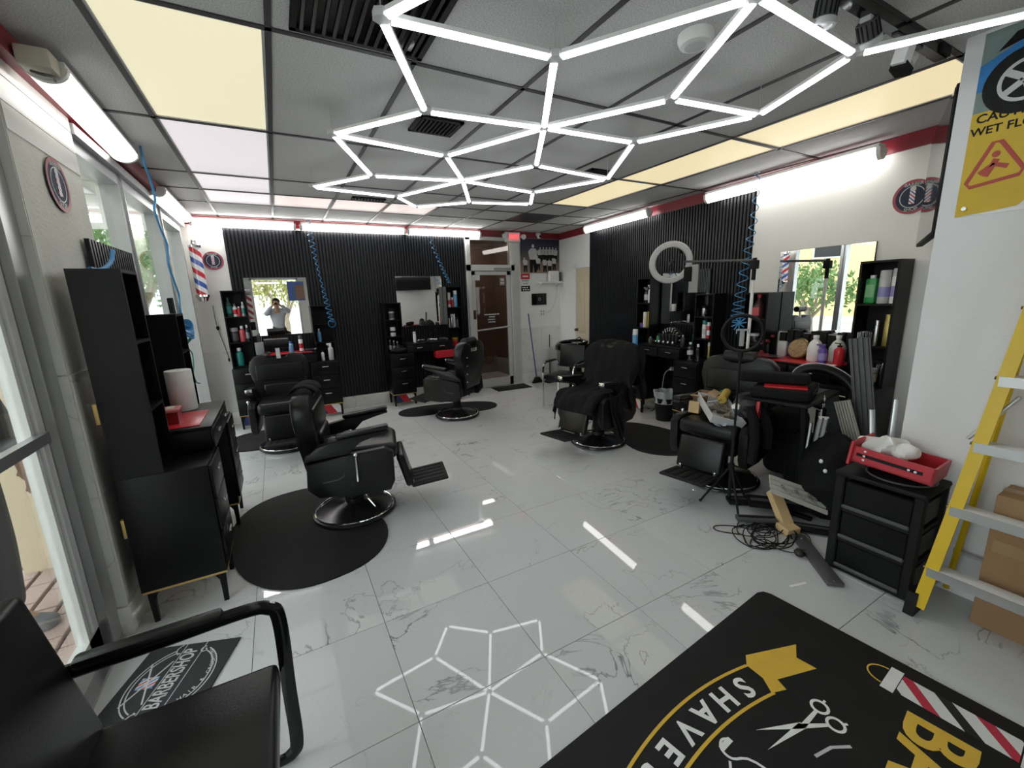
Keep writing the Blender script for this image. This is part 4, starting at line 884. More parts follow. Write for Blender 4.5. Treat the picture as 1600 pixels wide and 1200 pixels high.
for k in range(2): jar(onshelf('two', 0, 1, 0.0, -0.13)+Vector((0, 0, 0.085*k)), 0.08, 0.045, M_white, M_blackm, ('lower', 'upper')[k]+' white tub of two stacked on the low shelf by the second back mirror')
for k, dx in enumerate((-0.06, 0.0, 0.055)): bottle(onshelf('two', 0, 0, dx), 0.19-0.015*k, 0.022, M_dkbottle, label=('tallest', 'middle', 'shortest')[k]+' of three dark bottles low in the shelf by the second back mirror', capm=M_lgrey, band=M_lgrey)
tag(B().box((0, 0, 0), (0.30, 0.16, 0.12), bev=0.01).ob('red_box', M_redp, None, at('two', 0.23, -0.34, 0.761)), 'red box hanging open under the right end of the desk beside the glass door', 'box')
t = thing('black_bag', 'small crumpled black bag on the left pedestal of the second back desk', 'bag', at('two', -0.47, -0.28, 0.822)); B().sph((0, 0, 0.045), 0.1, (1.4, 1.0, 0.45), 20, 12).ob('body', M_cloth, t); B().tube([(0.08*math.cos(a), 0.0, 0.05+0.07*math.sin(a)) for a in [PI*k/8 for k in range(9)]], 0.008, 6).ob('strap', M_cloth, t)
# station three
w3 = 'in the tower on the fluted right wall'
t = bottle(onshelf('three', 1, 2, -0.04), 0.21, 0.034, M_dkbottle, label='dark spray bottle with silver print '+w3, spray=True, capm=M_grey, band=M_lgrey)
t = bottle(onshelf('three', 1, 2, 0.045), 0.24, 0.038, M_white, label='white spray bottle '+w3, spray=True, capm=M_white)
can(onshelf('three', 1, 1, -0.02, -0.16), 0.21, 0.028, M_cream, M_white, 'cream can '+w3); can(onshelf('three', 1, 1, 0.05, -0.14), 0.22, 0.034, M_amber, M_amber, 'olive gold can '+w3)
jar(onshelf('three', 1, 1, -0.07, -0.17), 0.06, 0.03, M_purple, M_dgrey, 'small purple tub '+w3)
w3b = 'on the desk at the fluted right wall'
can(at('three', -0.40, -0.44, 0.822), 0.33, 0.036, M_lblue, M_white, 'tall blue spray can with white cap standing by the draped barber chair')
# clipper rack with a row of guards
t = thing('clipper_rack', 'arched rack full of clippers and guards '+w3b, 'rack', ondesk('three', 0.02, -0.2), RROT)
B().prism([(0.19*math.cos(R(a)), 0.22*math.sin(R(a))) for a in range(0, 181, 12)], -0.02, 0.02, XZ).ob('arch_panel', M_blackm, t)
B().b6(-0.20, 0.20, -0.09, 0.03, 0, 0.02, 0.004).ob('base', M_black, t)
gm = B().box((0, 0, 0), (0.016, 0.03, 0.05), bev=0.003, seg=1).mesh('guard', M_silver); gd = B().box((0, 0, 0), (0.03, 0.035, 0.12), bev=0.008).mesh('clipper', M_dkbottle)
for k in range(11): a = R(20+14*k); link('guard', gm, t, (0.165*math.cos(a), -0.035, 0.195*math.sin(a)), (0, PI/2-a, 0))
for k in range(6): link('clipper', gd, t, (-0.14+0.056*k, -0.06, 0.085), (0.2, 0.1*(k-2), 0))
for k in range(4): B().sph((-0.12+0.08*k, -0.10, 0.035), 0.018, (1, 1, 1.4), 10, 8).ob('knob', M_silver, t)
for k, (x, y, h, r, m, c, nm) in enumerate(((0.30, -0.30, 0.15, 0.03, M_dkbottle, M_silver, 'squat dark bottle with silver cap'), (0.34, -0.16, 0.20, 0.024, M_dkgreen, M_blackm, 'dark green bottle'), (-0.26, -0.30, 0.09, 0.03, M_dgrey, M_silver, 'short dark pot'), (-0.2, -0.22, 0.13, 0.025, M_green, M_blackm, 'small green bottle'))):
    bottle(ondesk('three', x, y), h, r, m, label=nm+' '+w3b, capm=c)
clipper(ondesk('three', -0.27, -0.2), 0.9, 'silver clipper lying at the left end '+w3b, M_silver)
w3c = 'on the right pedestal of the fluted wall desk'
t = thing('water_bottle', 'clear plastic water bottle '+w3c, 'bottle', at('three', 0.45, -0.33, 0.822))
B().lathe([(0.03, 0), (0.034, 0.01), (0.034, 0.05), (0.031, 0.055), (0.034, 0.065), (0.034, 0.13), (0.028, 0.155), (0.013, 0.19), (0.013, 0.2)], n=20).ob('body', M_clear, t); B().lathe([(0.015, 0.198), (0.015, 0.218), (0.0, 0.218)], n=16).ob('cap', M_white, t); B().lathe([(0.0345, 0.075), (0.0345, 0.12)], n=20).ob('label_band', M_lgrey, t)
bottle(at('three', 0.52, -0.28, 0.822), 0.20, 0.026, M_clear, label='second clear bottle beside the water bottle '+w3c, capm=M_white)
can(at('three', 0.555, -0.14, tz('three', 0, 0)), 0.20, 0.018, M_goldish, M_cream, 'slim gold spray can in the low shelf at the fluted right wall'); can(at('three', 0.47, -0.14, tz('three', 0, 1)), 0.21, 0.026, M_white, M_teal, 'white can with teal cap in the low shelf at the fluted right wall', M_lgrey); can(at('three', 0.53, -0.14, tz('three', 0, 1)), 0.19, 0.02, M_redp, M_white, 'red and white can in the low shelf at the fluted right wall', M_white)
jar(at('three', 0.44, -0.13, tz('three', 0, 2)), 0.12, 0.03, M_silver, M_blackm, 'small silver tub on the top bay of the low shelf at the fluted right wall')
# station four
w4 = 'in the tower beside the big bright mirror'
t = thing('bottle', 'green square bottle with white cap '+w4, 'bottle', onshelf('four', 1, 2, -0.075), RROT)
B().b6(-0.038, 0.038, -0.03, 0.03, 0, 0.20, 0.012).ob('body', M_green, t); B().cyl((0, 0, 0.195), (0, 0, 0.225), 0.02).ob('cap', M_white, t); B().b6(-0.028, 0.028, -0.0315, -0.029, 0.05, 0.15).ob('label', mat('pale_green', (0.25, 0.55, 0.28), 0.4), t)
can(onshelf('four', 1, 2, 0.012), 0.26, 0.040, M_lgrey, M_lgrey, 'wide white bottle with lilac label '+w4, mat('lilac', (0.30, 0.28, 0.55), 0.4)); can(onshelf('four', 1, 2, 0.09), 0.27, 0.034, M_white, M_lgrey, 'slimmer white bottle with lilac label '+w4, MATS['lilac'])
can(onshelf('four', 1, 1, 0.075), 0.25, 0.027, M_goldish, M_goldish, 'tall gold spray can '+w4); can(onshelf('four', 1, 1, 0.0), 0.20, 0.016, M_silver, M_silver, 'slim silver can '+w4)
t = thing('wire_basket', 'small wire basket '+w4, 'basket', onshelf('four', 1, 1, -0.07, -0.15))
b = B()
for z in (0.0, 0.05, 0.1): b.tube([(0.045*math.cos(2*PI*k/20), 0.045*math.sin(2*PI*k/20), z+0.003) for k in range(20)], 0.0022, 5, True)
for k in range(12): a = 2*PI*k/12; b.cyl((0.045*math.cos(a), 0.045*math.sin(a), 0), (0.045*math.cos(a), 0.045*math.sin(a), 0.10), 0.002, n=5)
b.ob('wires', M_silver, t)
t = thing('glass_jar', 'clear glass jar with dark lid '+w4, 'jar', onshelf('four', 1, 0, 0.05, -0.09)); B().lathe([(0.05, 0), (0.052, 0.01), (0.052, 0.15), (0.04, 0.17)], n=20).ob('body', M_clear, t); B().lathe([(0.045, 0.168), (0.045, 0.195), (0, 0.195)], n=20).ob('lid', M_blackm, t)
can(onshelf('four', 1, 0, 0.10, -0.16), 0.18, 0.018, M_dkbottle, M_silver, 'slim dark can with silver cap '+w4)
t = jar(onshelf('four', 1, 0, 0.015, -0.175), 0.13, 0.05, M_teal, M_lgrey, 'wide teal tub with cream label '+w4); B().lathe([(0.0506, 0.02), (0.0506, 0.09)], n=20).ob('label_band', M_cream, t)
t = thing('soap_jug', 'dark red-brown jug with red cap on the low shelf left of the big bright mirror', 'jug', onshelf('four', 0, 2, -0.02, -0.13), RROT)
b = B(); b.lathe([(0.052, 0), (0.056, 0.01), (0.056, 0.12), (0.035, 0.17), (0.018, 0.20), (0.018, 0.215)], n=20); b.ob('body', mat('brown_jug', (0.05, 0.014, 0.014), 0.3), t); B().lathe([(0.024, 0.21), (0.024, 0.25), (0, 0.25)], n=14).ob('cap', M_redp, t); B().b6(-0.04, 0.04, -0.0575, -0.05, 0.03, 0.11).ob('label', M_pink, t)
t = jar(onshelf('four', 0, 1, -0.05), 0.10, 0.05, M_clear, M_lgrey, 'clear tub with pale lid on the low shelf left of the big bright mirror')
bottle(onshelf('four', 0, 1, 0.06), 0.17, 0.027, M_white, label='white nozzle bottle on the low shelf left of the big bright mirror', neck=0.3, capm=M_white)
w4b = 'on the desk under the big bright mirror'
tag(B().b6(-0.33, 0.33, -0.17, 0.17, 0, 0.006, 0.002).ob('desk_mat', M_redp, None, at('four', 0.02, -0.225, 0.965), (0, 0, RROT)), 'red rubber tool mat '+w4b, 'mat')
dz = Vector((0, 0, 0.006))
t = thing('white_jug', 'white plastic jug with handle '+w4b, 'jug', ondesk('four', 0.08, -0.17)+dz, RROT)
B().lathe([(0.055, 0), (0.06, 0.01), (0.06, 0.12), (0.045, 0.17), (0.02, 0.20), (0.02, 0.215)], n=20).ob('body', M_white, t); B().lathe([(0.024, 0.21), (0.024, 0.235), (0, 0.235)], n=14).ob('cap', M_white, t); B().tube([(0.03, -0.03, 0.18), (0.055, -0.055, 0.16), (0.06, -0.055, 0.12), (0.05, -0.04, 0.1)], 0.009, 8).ob('handle', M_white, t)
t = thing('clear_jug', 'translucent jug behind the purple bottle '+w4b, 'jug', ondesk('four', 0.23, -0.10)+dz, RROT)
B().lathe([(0.06, 0), (0.065, 0.01), (0.065, 0.13), (0.04, 0.18), (0.02, 0.20), (0.02, 0.22)], n=20).ob('body', mat('milky', (0.62, 0.66, 0.62), 0.35), t); B().lathe([(0.024, 0.215), (0.024, 0.24), (0, 0.24)], n=14).ob('cap', M_white, t)
bottle(ondesk('four', 0.20, -0.26)+dz, 0.17, 0.035, M_purple, label='purple spray bottle '+w4b, spray=True, capm=M_purple, rz=RROT, band=MATS['lilac'])
bottle(ondesk('four', 0.32, -0.24)+dz, 0.19, 0.038, M_redp, label='clear bottle of red liquid with dark pump '+w4b, pump=True, capm=M_blackm, rz=RROT)
t = thing('woven_brush', 'round woven gold and brown brush leaning '+w4b, 'brush', ondesk('four', -0.08, -0.16)+dz, RROT)
B().lathe([(0.0, -0.015), (0.085, -0.012), (0.095, 0.0), (0.085, 0.012), (0.0, 0.018)], (0, 0, 0.098), 28, (R(72), 0, 0)).ob('disc', mat('woven', (0.30, 0.19, 0.09), 0.5, var=0.9, vscale=60, bump=0.8, bscale=70), t)
B().lathe([(0.096, -0.008), (0.104, 0.0), (0.096, 0.008)], (0, 0, 0.098), 28, (R(72), 0, 0), False).ob('rim', M_brass, t)
t = thing('silver_dish', 'shallow oval silver dish '+w4b, 'dish', ondesk('four', -0.24, -0.3)+dz, RROT); B().lathe([(0.0, 0.004), (0.05, 0.004), (0.09, 0.018), (0.095, 0.022), (0.088, 0.022), (0.05, 0.009), (0.0, 0.009)], n=28).ob('bowl', M_silver, t)
t = thing('red_cloth', 'crumpled dark red cloth '+w4b, 'cloth', ondesk('four', -0.36, -0.3)+dz, RROT); rnd = random.Random(11)
B().grid(lambda u, v: Vector((0.14*(u-0.5), 0.22*(v-0.5), 0.012+0.05*math.sin(u*PI)*math.sin(v*PI)*(0.6+0.5*math.sin(u*17+v*9)))), 16, 16).ob('folds', mat('red_cloth_m', (0.20, 0.015, 0.03), 0.8), t)
t = thing('flower_spray', 'dark red artificial flowers at the left end '+w4b, 'flowers', at('four', -0.40, -0.16, 0.822+0.143), RROT)
b = B(); 
for k in range(14): b.sph((rnd.uniform(-0.035, 0.035), rnd.uniform(-0.035, 0.035), 0.16+rnd.uniform(-0.03, 0.05)), 0.02, (1, 1, 0.8), 8, 6)
b.ob('blooms', MATS['red_cloth_m'], t); B().lathe([(0.025, 0), (0.03, 0.1), (0.02, 0.13)], n=14).ob('vase', M_dkbottle, t)
t = thing('grey_towel', 'folded pale grey towel beside the purple bag '+w4b, 'towel', at('four', -0.27, -0.10, 0.971), RROT); B().box((0, 0, 0.075), (0.09, 0.03, 0.15), bev=0.01).ob('towel', M_lgrey, t)
t = thing('purple_bag', 'purple bag behind the woven brush '+w4b, 'bag', at('four', -0.17, -0.07, 0.971), RROT); B().box((0, 0, 0.07), (0.12, 0.05, 0.14), bev=0.018).ob('bag', M_purple, t)
tag(B().box((0, 0, 0.004), (0.16, 0.09, 0.008), bev=0.001, seg=1).ob('white_card', M_paper, None, at('four', 0.27, -0.345, 0.971), (0, 0, RROT+0.2)), 'white card lying at the front edge '+w4b, 'card')
for k in range(7): pass
t = thing('clipper_row', 'dark spiky row of clipper guards along the bottom of the big bright mirror', 'clipper guards', at('four', 0.0, -0.055, 0.971), RROT); 
for k in range(9): B().box((-0.30+0.075*k, 0, 0.115+0.01*(k*7 % 3)), (0.06, 0.03, 0.23+0.02*(k*5 % 3))).ob('guard_box', M_blackm, t)
# left station
wl_ = 'on the desk in front of the left windows'
tag(B().b6(-0.21, 0.21, -0.15, 0.15, 0, 0.005, 0.002).ob('desk_mat', M_redp, None, at('left', -0.12, -0.20, 0.965), (0, 0, PI/2)), 'red ribbed rubber mat '+wl_, 'mat')
t = thing('paper_towel_roll', 'large white paper towel roll standing '+wl_, 'paper towel', at('left', 0.22, -0.20, 0.965)); B().lathe([(0.02, 0.0), (0.072, 0.0), (0.074, 0.004), (0.074, 0.265), (0.072, 0.27), (0.02, 0.27), (0.02, 0.0)], n=32).ob('roll', M_paper, t); B().cyl((0, 0, 0.002), (0, 0, 0.268), 0.021, n=16, caps=False).ob('core', M_card, t)
t = thing('wipes_box', 'red box with pale lid on the red mat by the left windows', 'box', at('left', -0.17, -0.20, 0.970), PI/2); B().prism([(-0.055, -0.04), (0.055, -0.04), (0.055, 0.04), (-0.055, 0.04)], 0.0, 0.07).ob('body', mat('deep_red', (0.30, 0.015, 0.02), 0.3), t); B().box((0, 0, 0.08), (0.13, 0.1, 0.02), bev=0.008).ob('lid', mat('pale_red', (0.60, 0.20, 0.20), 0.3), t); B().b6(-0.04, 0.04, -0.02, 0.02, 0.09, 0.093).ob('label', M_cream, t)
for k, (x, y, h) in enumerate(((-0.25, -0.125, 0.20), (-0.17, -0.085, 0.16))): jar(at('left', x, y, 0.970), h, 0.03, M_white, M_white, ('taller', 'shorter')[k]+' white tub behind the red box by the left windows')
t = thing('fluted_offcut', 'black fluted panel offcut standing at the left window behind the desk', 'panel', (-0.842, 3.545, 0.0), PI/2)
b = B(); b.b6(-0.41, 0.41, -0.008, 0, 0.02, 2.02)
for k in range(18): b.b6(-0.405+0.045*k, -0.38+0.045*k, -0.020, -0.007, 0.02, 2.02)
b.ob('board', M_slat, t, smooth=False)
tag(B().box((0, 0, 0), (0.10, 0.03, 0.18), bev=0.003).ob('grey_box', M_dgrey, None, onshelf('left', 1, 1, 0.0)+Vector((0, 0, 0.09))), 'small grey box standing in the tall tower by the left windows', 'box')
# ================================================================== BARBER CHAIRS
def barber_chair(loc, head, label, headz=1.15, armcap=True, leg=0.0, bs=1.0):
    t = thing('barber_chair', label, 'barber chair', (loc[0], loc[1], 0.0), R(head))
    B().lathe([(0.30, 0), (0.312, 0.008), (0.31, 0.02), (0.29, 0.03), (0.27, 0.03), (0.15, 0.062), (0.085, 0.075), (0.07, 0.085), (0.07, 0.12)], (0, 0, 0.012), 48).ob('base', mat('dark_base_metal', (0.05, 0.05, 0.055), 0.22, 0.7), t)
    B().tube([(0.292*math.cos(2*PI*k/48), 0.292*math.sin(2*PI*k/48), 0.042) for k in range(48)], 0.007, 8, True).ob('base_rim', M_chrome, t)
    B().lathe([(0.055, 0.10), (0.055, 0.33)], n=24).ob('pump_column', M_blackm, t)
    b = B(); b.tube([(0.03, -0.04, 0.26), (0.10, -0.12, 0.16), (0.16, -0.17, 0.09)], 0.008, 8); b.ob('pump_lever', M_chrome, t)
    B().b6(-0.20, 0.22, -0.19, 0.19, 0.31, 0.46, 0.02).ob('seat_frame', M_blackm, t)
    for s in (-1, 1):
        M = Matrix.Translation((0, s*0.28, 0)) @ XZ
        B().prism([(-0.27, 0.36), (-0.20, 0.285), (-0.05, 0.28), (0.05, 0.265), (0.29, 0.27), (0.325, 0.34), (0.33, 0.56), (0.27, 0.60), (-0.02, 0.575), (-0.255, 0.545)], -0.035, 0.035, M, 0.012).ob('side_panel', M_leather, t)
        ar = B().prism([(-0.27, 0.56), (-0.255, 0.60), (-0.17, 0.665), (0.0, 0.70), (0.30, 0.735), (0.31, 0.715), (0.10, 0.67), (0.03, 0.585)], -0.03, 0.03, M, 0.008).ob('armrest', M_leather, t)
        B().box((0.13, s*0.28, 0.735), (0.36, 0.07, 0.035), (0, R(-6), 0), bev=0.014).ob('arm_pad', M_leather, ar)
        if armcap: B().box((0.315, s*0.28, 0.75), (0.012, 0.066, 0.032), (0, R(-6), 0), bev=0.004).ob('arm_cap', M_poly, ar)
        B().tube([(-0.16, s*0.317, 0.40), (-0.06, s*0.317, 0.41), (-0.02, s*0.317, 0.43), (-0.02, s*0.317, 0.45)], 0.004, 6).ob('piping', M_dgrey, t)
    B().box((0.08, 0, 0.535), (0.56, 0.46, 0.125), bev=0.045, seg=4).ob('seat', M_leather, t)
    # outline of the wing back, with a notch at the top
    half = [(0.19, 0.0), (0.215, 0.18), (0.245, 0.28), (0.295, 0.36), (0.318, 0.46), (0.30, 0.555), (0.25, 0.61), (0.17, 0.635), (0.105, 0.625), (0.085, 0.56), (0.06, 0.545)]
    half = [(x, z*bs) for x, z in half]
    poly = half+[(-x, z) for x, z in reversed(half)]
    bo = B().prism(poly, -0.075, 0.055, YZ, 0.03).ob('backrest', M_leather, t, (-0.215, 0, 0.44), (0, R(-3), 0))
    B().box((0.06, 0, 0.17), (0.05, 0.37, 0.24), bev=0.022, seg=3).ob('lumbar_cushion', M_leather, bo)
    B().box((0.052, 0, 0.42*bs), (0.03, 0.50, 0.19), bev=0.014, seg=3).ob('shoulder_cushion', M_leather, bo)
    B().b6(-0.083, -0.073, -0.07, 0.07, 0.50, 0.545, 0.003).ob('rear_plate', M_poly, bo)
    B().cyl((-0.073, 0, 0.40), (-0.09, 0, 0.40), 0.035, n=20).ob('rear_knob', M_blackm, bo)
    for k in range(4): B().sph((-0.076, 0.17, 0.10+0.11*k), 0.008, (1, 1, 1), 8, 6).ob('rivet', M_chrome, bo)
    hx_, hz_ = -0.23-0.10, headz
    B().b6(-0.012, 0.012, -0.022, 0.022, 0.46, headz-0.44).ob('headrest_post', M_lgrey, bo)
    B().cyl((0, -0.125, headz-0.44), (0, 0.125, headz-0.44), 0.058, n=20).ob('headrest', M_leather, bo)
    M2 = Matrix.Translation((0.36, 0, 0.50)) @ Matrix.Rotation(R(-10-leg), 4, 'Y')
    lg = B().box((0.03, 0, -0.15), (0.06, 0.36, 0.27), bev=0.02, seg=3).ob('legrest', M_leather, t, (0.34, 0, 0.485), (0, R(-8-leg), 0))
    fx, fz = 0.34+0.30*math.sin(R(8+leg))+0.03, 0.485-0.30*math.cos(R(8+leg))
    fp = B().box((0.15, 0, 0), (0.29, 0.35, 0.022), bev=0.010).ob('footplate', M_rubber, t, (fx, 0, fz+0.012), (0, R(-6), 0))
    for k in range(5): B().b6(0.03, 0.27, -0.14+0.066*k, -0.115+0.066*k, 0.011, 0.015).ob('tread', M_blackm, fp)
    for s in (-1, 1): B().box((fx+0.0, s*0.14, fz+0.03), (0.05, 0.02, 0.05), bev=0.006).ob('hinge', M_poly, t)
    lv = B().cyl((0.07, -0.335, 0.385), (0.07, -0.335, 0.575), 0.008, n=10).ob('recline_lever', M_chrome, t); B().sph((0.07, -0.335, 0.585), 0.017, (1, 1, 1), 14, 10).ob('lever_ball', M_chrome, lv)
    return t
barber_chair((0.36, 3.34), -12, 'black barber chair seen side-on with combs on its seat, on the large kidney mat', 1.00, False, 6, 0.92)
barber_chair((-0.06, 5.42), -94, 'black barber chair facing the room with raised headrest, at the first back station', 1.19)
barber_chair((2.08, 5.45), 126, 'black barber chair turned with its back to the room, near the glass door', 1.06)
barber_chair((3.00, 3.50), 192, 'black barber chair covered with a cloth cape at the fluted right wall', 1.05, True, 8)
barber_chair((3.25, 2.16), 192, 'black barber chair buried under boxes and tools beside the tripod', 1.06, False, 6)
# cape over the fourth chair
def cape():
    t = thing('barber_cape', 'black cloth cape draped over the barber chair at the fluted right wall', 'cape', (3.00, 3.50, 0), R(192))
    prof = [(-0.40, 0.62), (-0.395, 0.85), (-0.38, 1.02), (-0.33, 1.11), (-0.25, 1.12), (-0.18, 1.04), (-0.135, 0.85), (-0.10, 0.68), (-0.02, 0.63), (0.12, 0.625), (0.28, 0.625), (0.385, 0.60), (0.42, 0.52), (0.43, 0.44)]
    P = smooth_path([(x, 0, z) for x, z in prof], 4); N = len(P)-1
    def fn(u, v):
        i = min(int(v*N), N-1); f_ = v*N-i; c = P[i].lerp(P[i+1], f_)
        y = (u-0.5)*2; ay = abs(y); sgn = 1 if y > 0 else -1
        onback = c.z > 0.70
        hw = 0.30 if onback else 0.255
        fold = 0.012*math.sin(v*31+y*7)+0.010*math.sin(y*23+v*11)
        if ay < 0.6:
            yy = sgn*hw*(ay/0.6); dz_ = -0.05*(ay/0.6)**3 if onback else 0
            return Vector((c.x+0.6*fold, yy, c.z+dz_+0.5*fold))
        k = (ay-0.6)/0.4
        drop = (0.30 if onback else 0.04+0.10*max(0, v-0.75)*4)*k
        if onback: x = c.x+0.05*k*math.sin(v*9); yy = sgn*(hw+0.035*math.sin(k*PI)+0.02*math.sin(v*40))
        else: x = c.x+0.5*fold; yy = sgn*(hw+0.008*k)
        zz = c.z-drop-(0.05 if onback else 0)
        return Vector((x+fold, yy, zz))
    o = B().grid(fn, 44, 70).ob('cloth', M_cloth, t)
    md = o.modifiers.new('thickness', 'SOLIDIFY'); md.thickness = 0.006; md.offset = 1
    # the corner that hangs down past the side of the seat
    def fn2(u, v):
        x = 0.05+0.20*u*(1-0.35*v)+0.02*math.sin(v*5); z = 0.66-0.47*v-0.05*math.sin(u*PI); y = 0.335+0.03*math.sin(u*14+v*3)*v+0.02*v
        return Vector((x, y, z))
    o = B().grid(fn2, 20, 24).ob('hanging_corner', M_cloth, t); md = o.modifiers.new('thickness', 'SOLIDIFY'); md.thickness = 0.006
cape()
# rubber mats
def mat_thing(c, ax, ay, rz, label, notch=None, n=56, pw=2.0):
    t = thing('floor_mat', label, 'mat', (c[0], c[1], 0.0), R(rz))
    pts = []
    for k in range(n):
        a = 2*PI*k/n; r_ = 1.0
        if notch is not None:
            dd = abs((a-R(notch)+PI) % (2*PI)-PI); r_ = 1-0.42*math.exp(-(dd/0.42)**2)
        ca, sa = math.cos(a), math.sin(a)
        pts.append((ax*r_*math.copysign(abs(ca)**(2/pw), ca), ay*r_*math.copysign(abs(sa)**(2/pw), sa)))
    B().prism(pts, 0.0, 0.012, None, 0.004).ob('mat', M_rubber, t)
mat_thing((0.02, 3.25), 0.50, 0.74, 8, 'large black kidney-shaped floor mat under the side-on barber chair', 20, pw=2.4)
mat_thing((-0.20, 5.85), 0.50, 0.42, 0, 'black floor mat under the barber chair of the first back station', pw=3)
mat_thing((2.10, 5.85), 0.74, 0.33, -14, 'black floor mat under the barber chair near the glass door', 262, pw=2.4)
mat_thing((3.52, 3.32), 0.44, 0.62, 8, 'black floor mat beside the cape-covered barber chair', 165, pw=2.3)
t = thing('door_mat', 'small dark rectangular mat in front of the glass back door', 'mat', (3.60, 6.60, 0), R(-4)); B().b6(-0.34, 0.34, -0.18, 0.18, 0, 0.008, 0.002).ob('mat', M_rubber, t)
# combs and tools lying on the first chair's seat
t = thing('seat_tools', 'grey combs and cloth lying on the seat of the side-on barber chair', 'tools', (0.33, 3.36, 0.60), R(-12))
B().grid(lambda u, v: Vector((0.26*(u-0.5), 0.24*(v-0.5), 0.006+0.022*math.sin(u*PI)*math.sin(v*PI)*(1+0.6*math.sin(u*19+v*13)))), 18, 18).ob('cloth', mat('patterned_cloth', (0.22, 0.22, 0.22), 0.8, var=0.9, vscale=30), t)
for k in range(5): B().box((-0.08+0.04*k, 0.03*(k % 3)-0.03, 0.035+0.004*k), (0.15, 0.018, 0.012), (0, 0.05, 0.5*k), bev=0.003, seg=1).ob('comb', (M_lgrey, M_blackm, M_silver, M_blackm, M_lgrey)[k], t)
t = thing('chair_towel', 'black towel and cap resting over the headrest of the side-on barber chair', 'towel', (0.125, 3.395, 1.03), R(-12)); B().grid(lambda u, v: Vector((0.09*math.cos(PI*(1-v))-0.01, 0.27*(u-0.5), 0.055*math.sin(PI*v)+0.008*math.sin(u*13)-0.02)), 16, 14).ob('cloth', M_cloth, t)
t.children[0].modifiers.new('thickness', 'SOLIDIFY').thickness = 0.008
# ================================================================== OTHER SEATING AND BACK CORNER
# waiting chair in the foreground: flat steel loop arms, black pads
t = thing('waiting_chair', 'black padded waiting chair with flat loop arms beside the entrance door', 'chair', (-0.40, 1.225, 0), R(-1))
for s, nm in ((1, 'arm_loop'), (-1, 'arm_loop')):
    y = 0.275 if s > 0 else -0.37
    path = smooth_path([(-0.30, y, 0.64), (-0.05, y, 0.645), (0.17, y, 0.655), (0.245, y, 0.64), (0.27, y, 0.58), (0.265, y, 0.30), (0.262, y, 0.08), (0.24, y, 0.025), (0.17, y, 0.012), (-0.15, y, 0.012), (-0.28, y, 0.012)], 6)
    lp = B().tube(path, 0.02, 8, False, (0.014, 0.024)).ob('arm_loop', M_gloss, t)
    B().box((-0.06, y, 0.668), (0.36, 0.05, 0.03), (0, -0.02, 0), bev=0.012).ob('arm_pad', M_leather, t)
B().box((0.0, -0.045, 0.415), (0.50, 0.58, 0.085), bev=0.022, seg=3).ob('seat', M_leather, t)
B().box((-0.275, -0.045, 0.68), (0.075, 0.60, 0.50), (0, R(-10), 0), bev=0.025, seg=3).ob('backrest', M_leather, t)
for x in (-0.2, 0.2): B().b6(x-0.015, x+0.015, -0.36, 0.27, 0.355, 0.37).ob('cross_bar', M_gloss, t)
# chrome salon chair
t = thing('salon_chair', 'black salon chair with chrome arms and legs in front of the wash basin', 'chair', (3.66, 5.02, 0), R(205))
B().box((0, 0, 0.44), (0.46, 0.44, 0.10), bev=0.02).ob('seat', M_leather, t); B().box((-0.23, 0, 0.72), (0.06, 0.42, 0.34), (0, R(-8), 0), bev=0.02).ob('backrest', M_leather, t)
for s in (-1, 1):
    y = 0.25*s
    B().tube(smooth_path([(0.22, y, 0.01), (0.22, y, 0.40), (0.215, y, 0.58), (0.16, y, 0.65), (0.0, y, 0.66), (-0.2, y, 0.645), (-0.24, y, 0.55)], 6), 0.013, 8).ob('arm_tube', M_chrome, t)
    B().box((0.0, y, 0.672), (0.26, 0.04, 0.025), bev=0.01).ob('arm_pad', M_leather, t)
    B().cyl((-0.22, y, 0.01), (-0.22, y, 0.45), 0.013, n=8).ob('leg', M_chrome, t)
    B().cyl((-0.22, y, 0.40), (0.22, y, 0.40), 0.011, n=8).ob('side_rail', M_chrome, t)
# wash basin
t = thing('wash_basin', 'black shampoo basin on a pedestal by the beige door', 'basin', rw(4.55, 0.36), RROT)
B().prism([(-0.25, -0.20), (-0.10, -0.30), (0.10, -0.30), (0.25, -0.20), (0.28, 0.12), (0.2, 0.22), (-0.2, 0.22), (-0.28, 0.12)], 0.70, 0.80, None, 0.02).ob('bowl_body', M_gloss, t)
b = B(); b.tube([(0.26*math.cos(2*PI*k/32), 0.24*math.sin(2*PI*k/32)-0.02, 0.815+0.02*math.sin(2*PI*k/32)) for k in range(32)], 0.026, 8, True); b.ob('rim', M_gloss, t)
B().lathe([(0.13, 0.0), (0.12, 0.05), (0.10, 0.5), (0.16, 0.70)], (0, 0.05, 0), 20).ob('pedestal', M_black, t)
b = B(); b.cyl((0, 0.17, 0.80), (0, 0.17, 0.87), 0.018, n=12); b.tube(smooth_path([(0, 0.17, 0.86), (0, 0.13, 0.90), (0, 0.06, 0.88)], 4), 0.01, 8); b.sph((0.08, 0.17, 0.83), 0.022); b.ob('tap', M_chrome, t)
# steel trash can
t = thing('steel_bin', 'brushed steel square bin in the back corner', 'bin', (4.66, 6.60, 0)); B().b6(-0.14, 0.14, -0.14, 0.14, 0.01, 0.62, 0.01).ob('body', M_alu, t); B().b6(-0.145, 0.145, -0.145, 0.145, 0.62, 0.66, 0.008).ob('lid', M_poly, t)
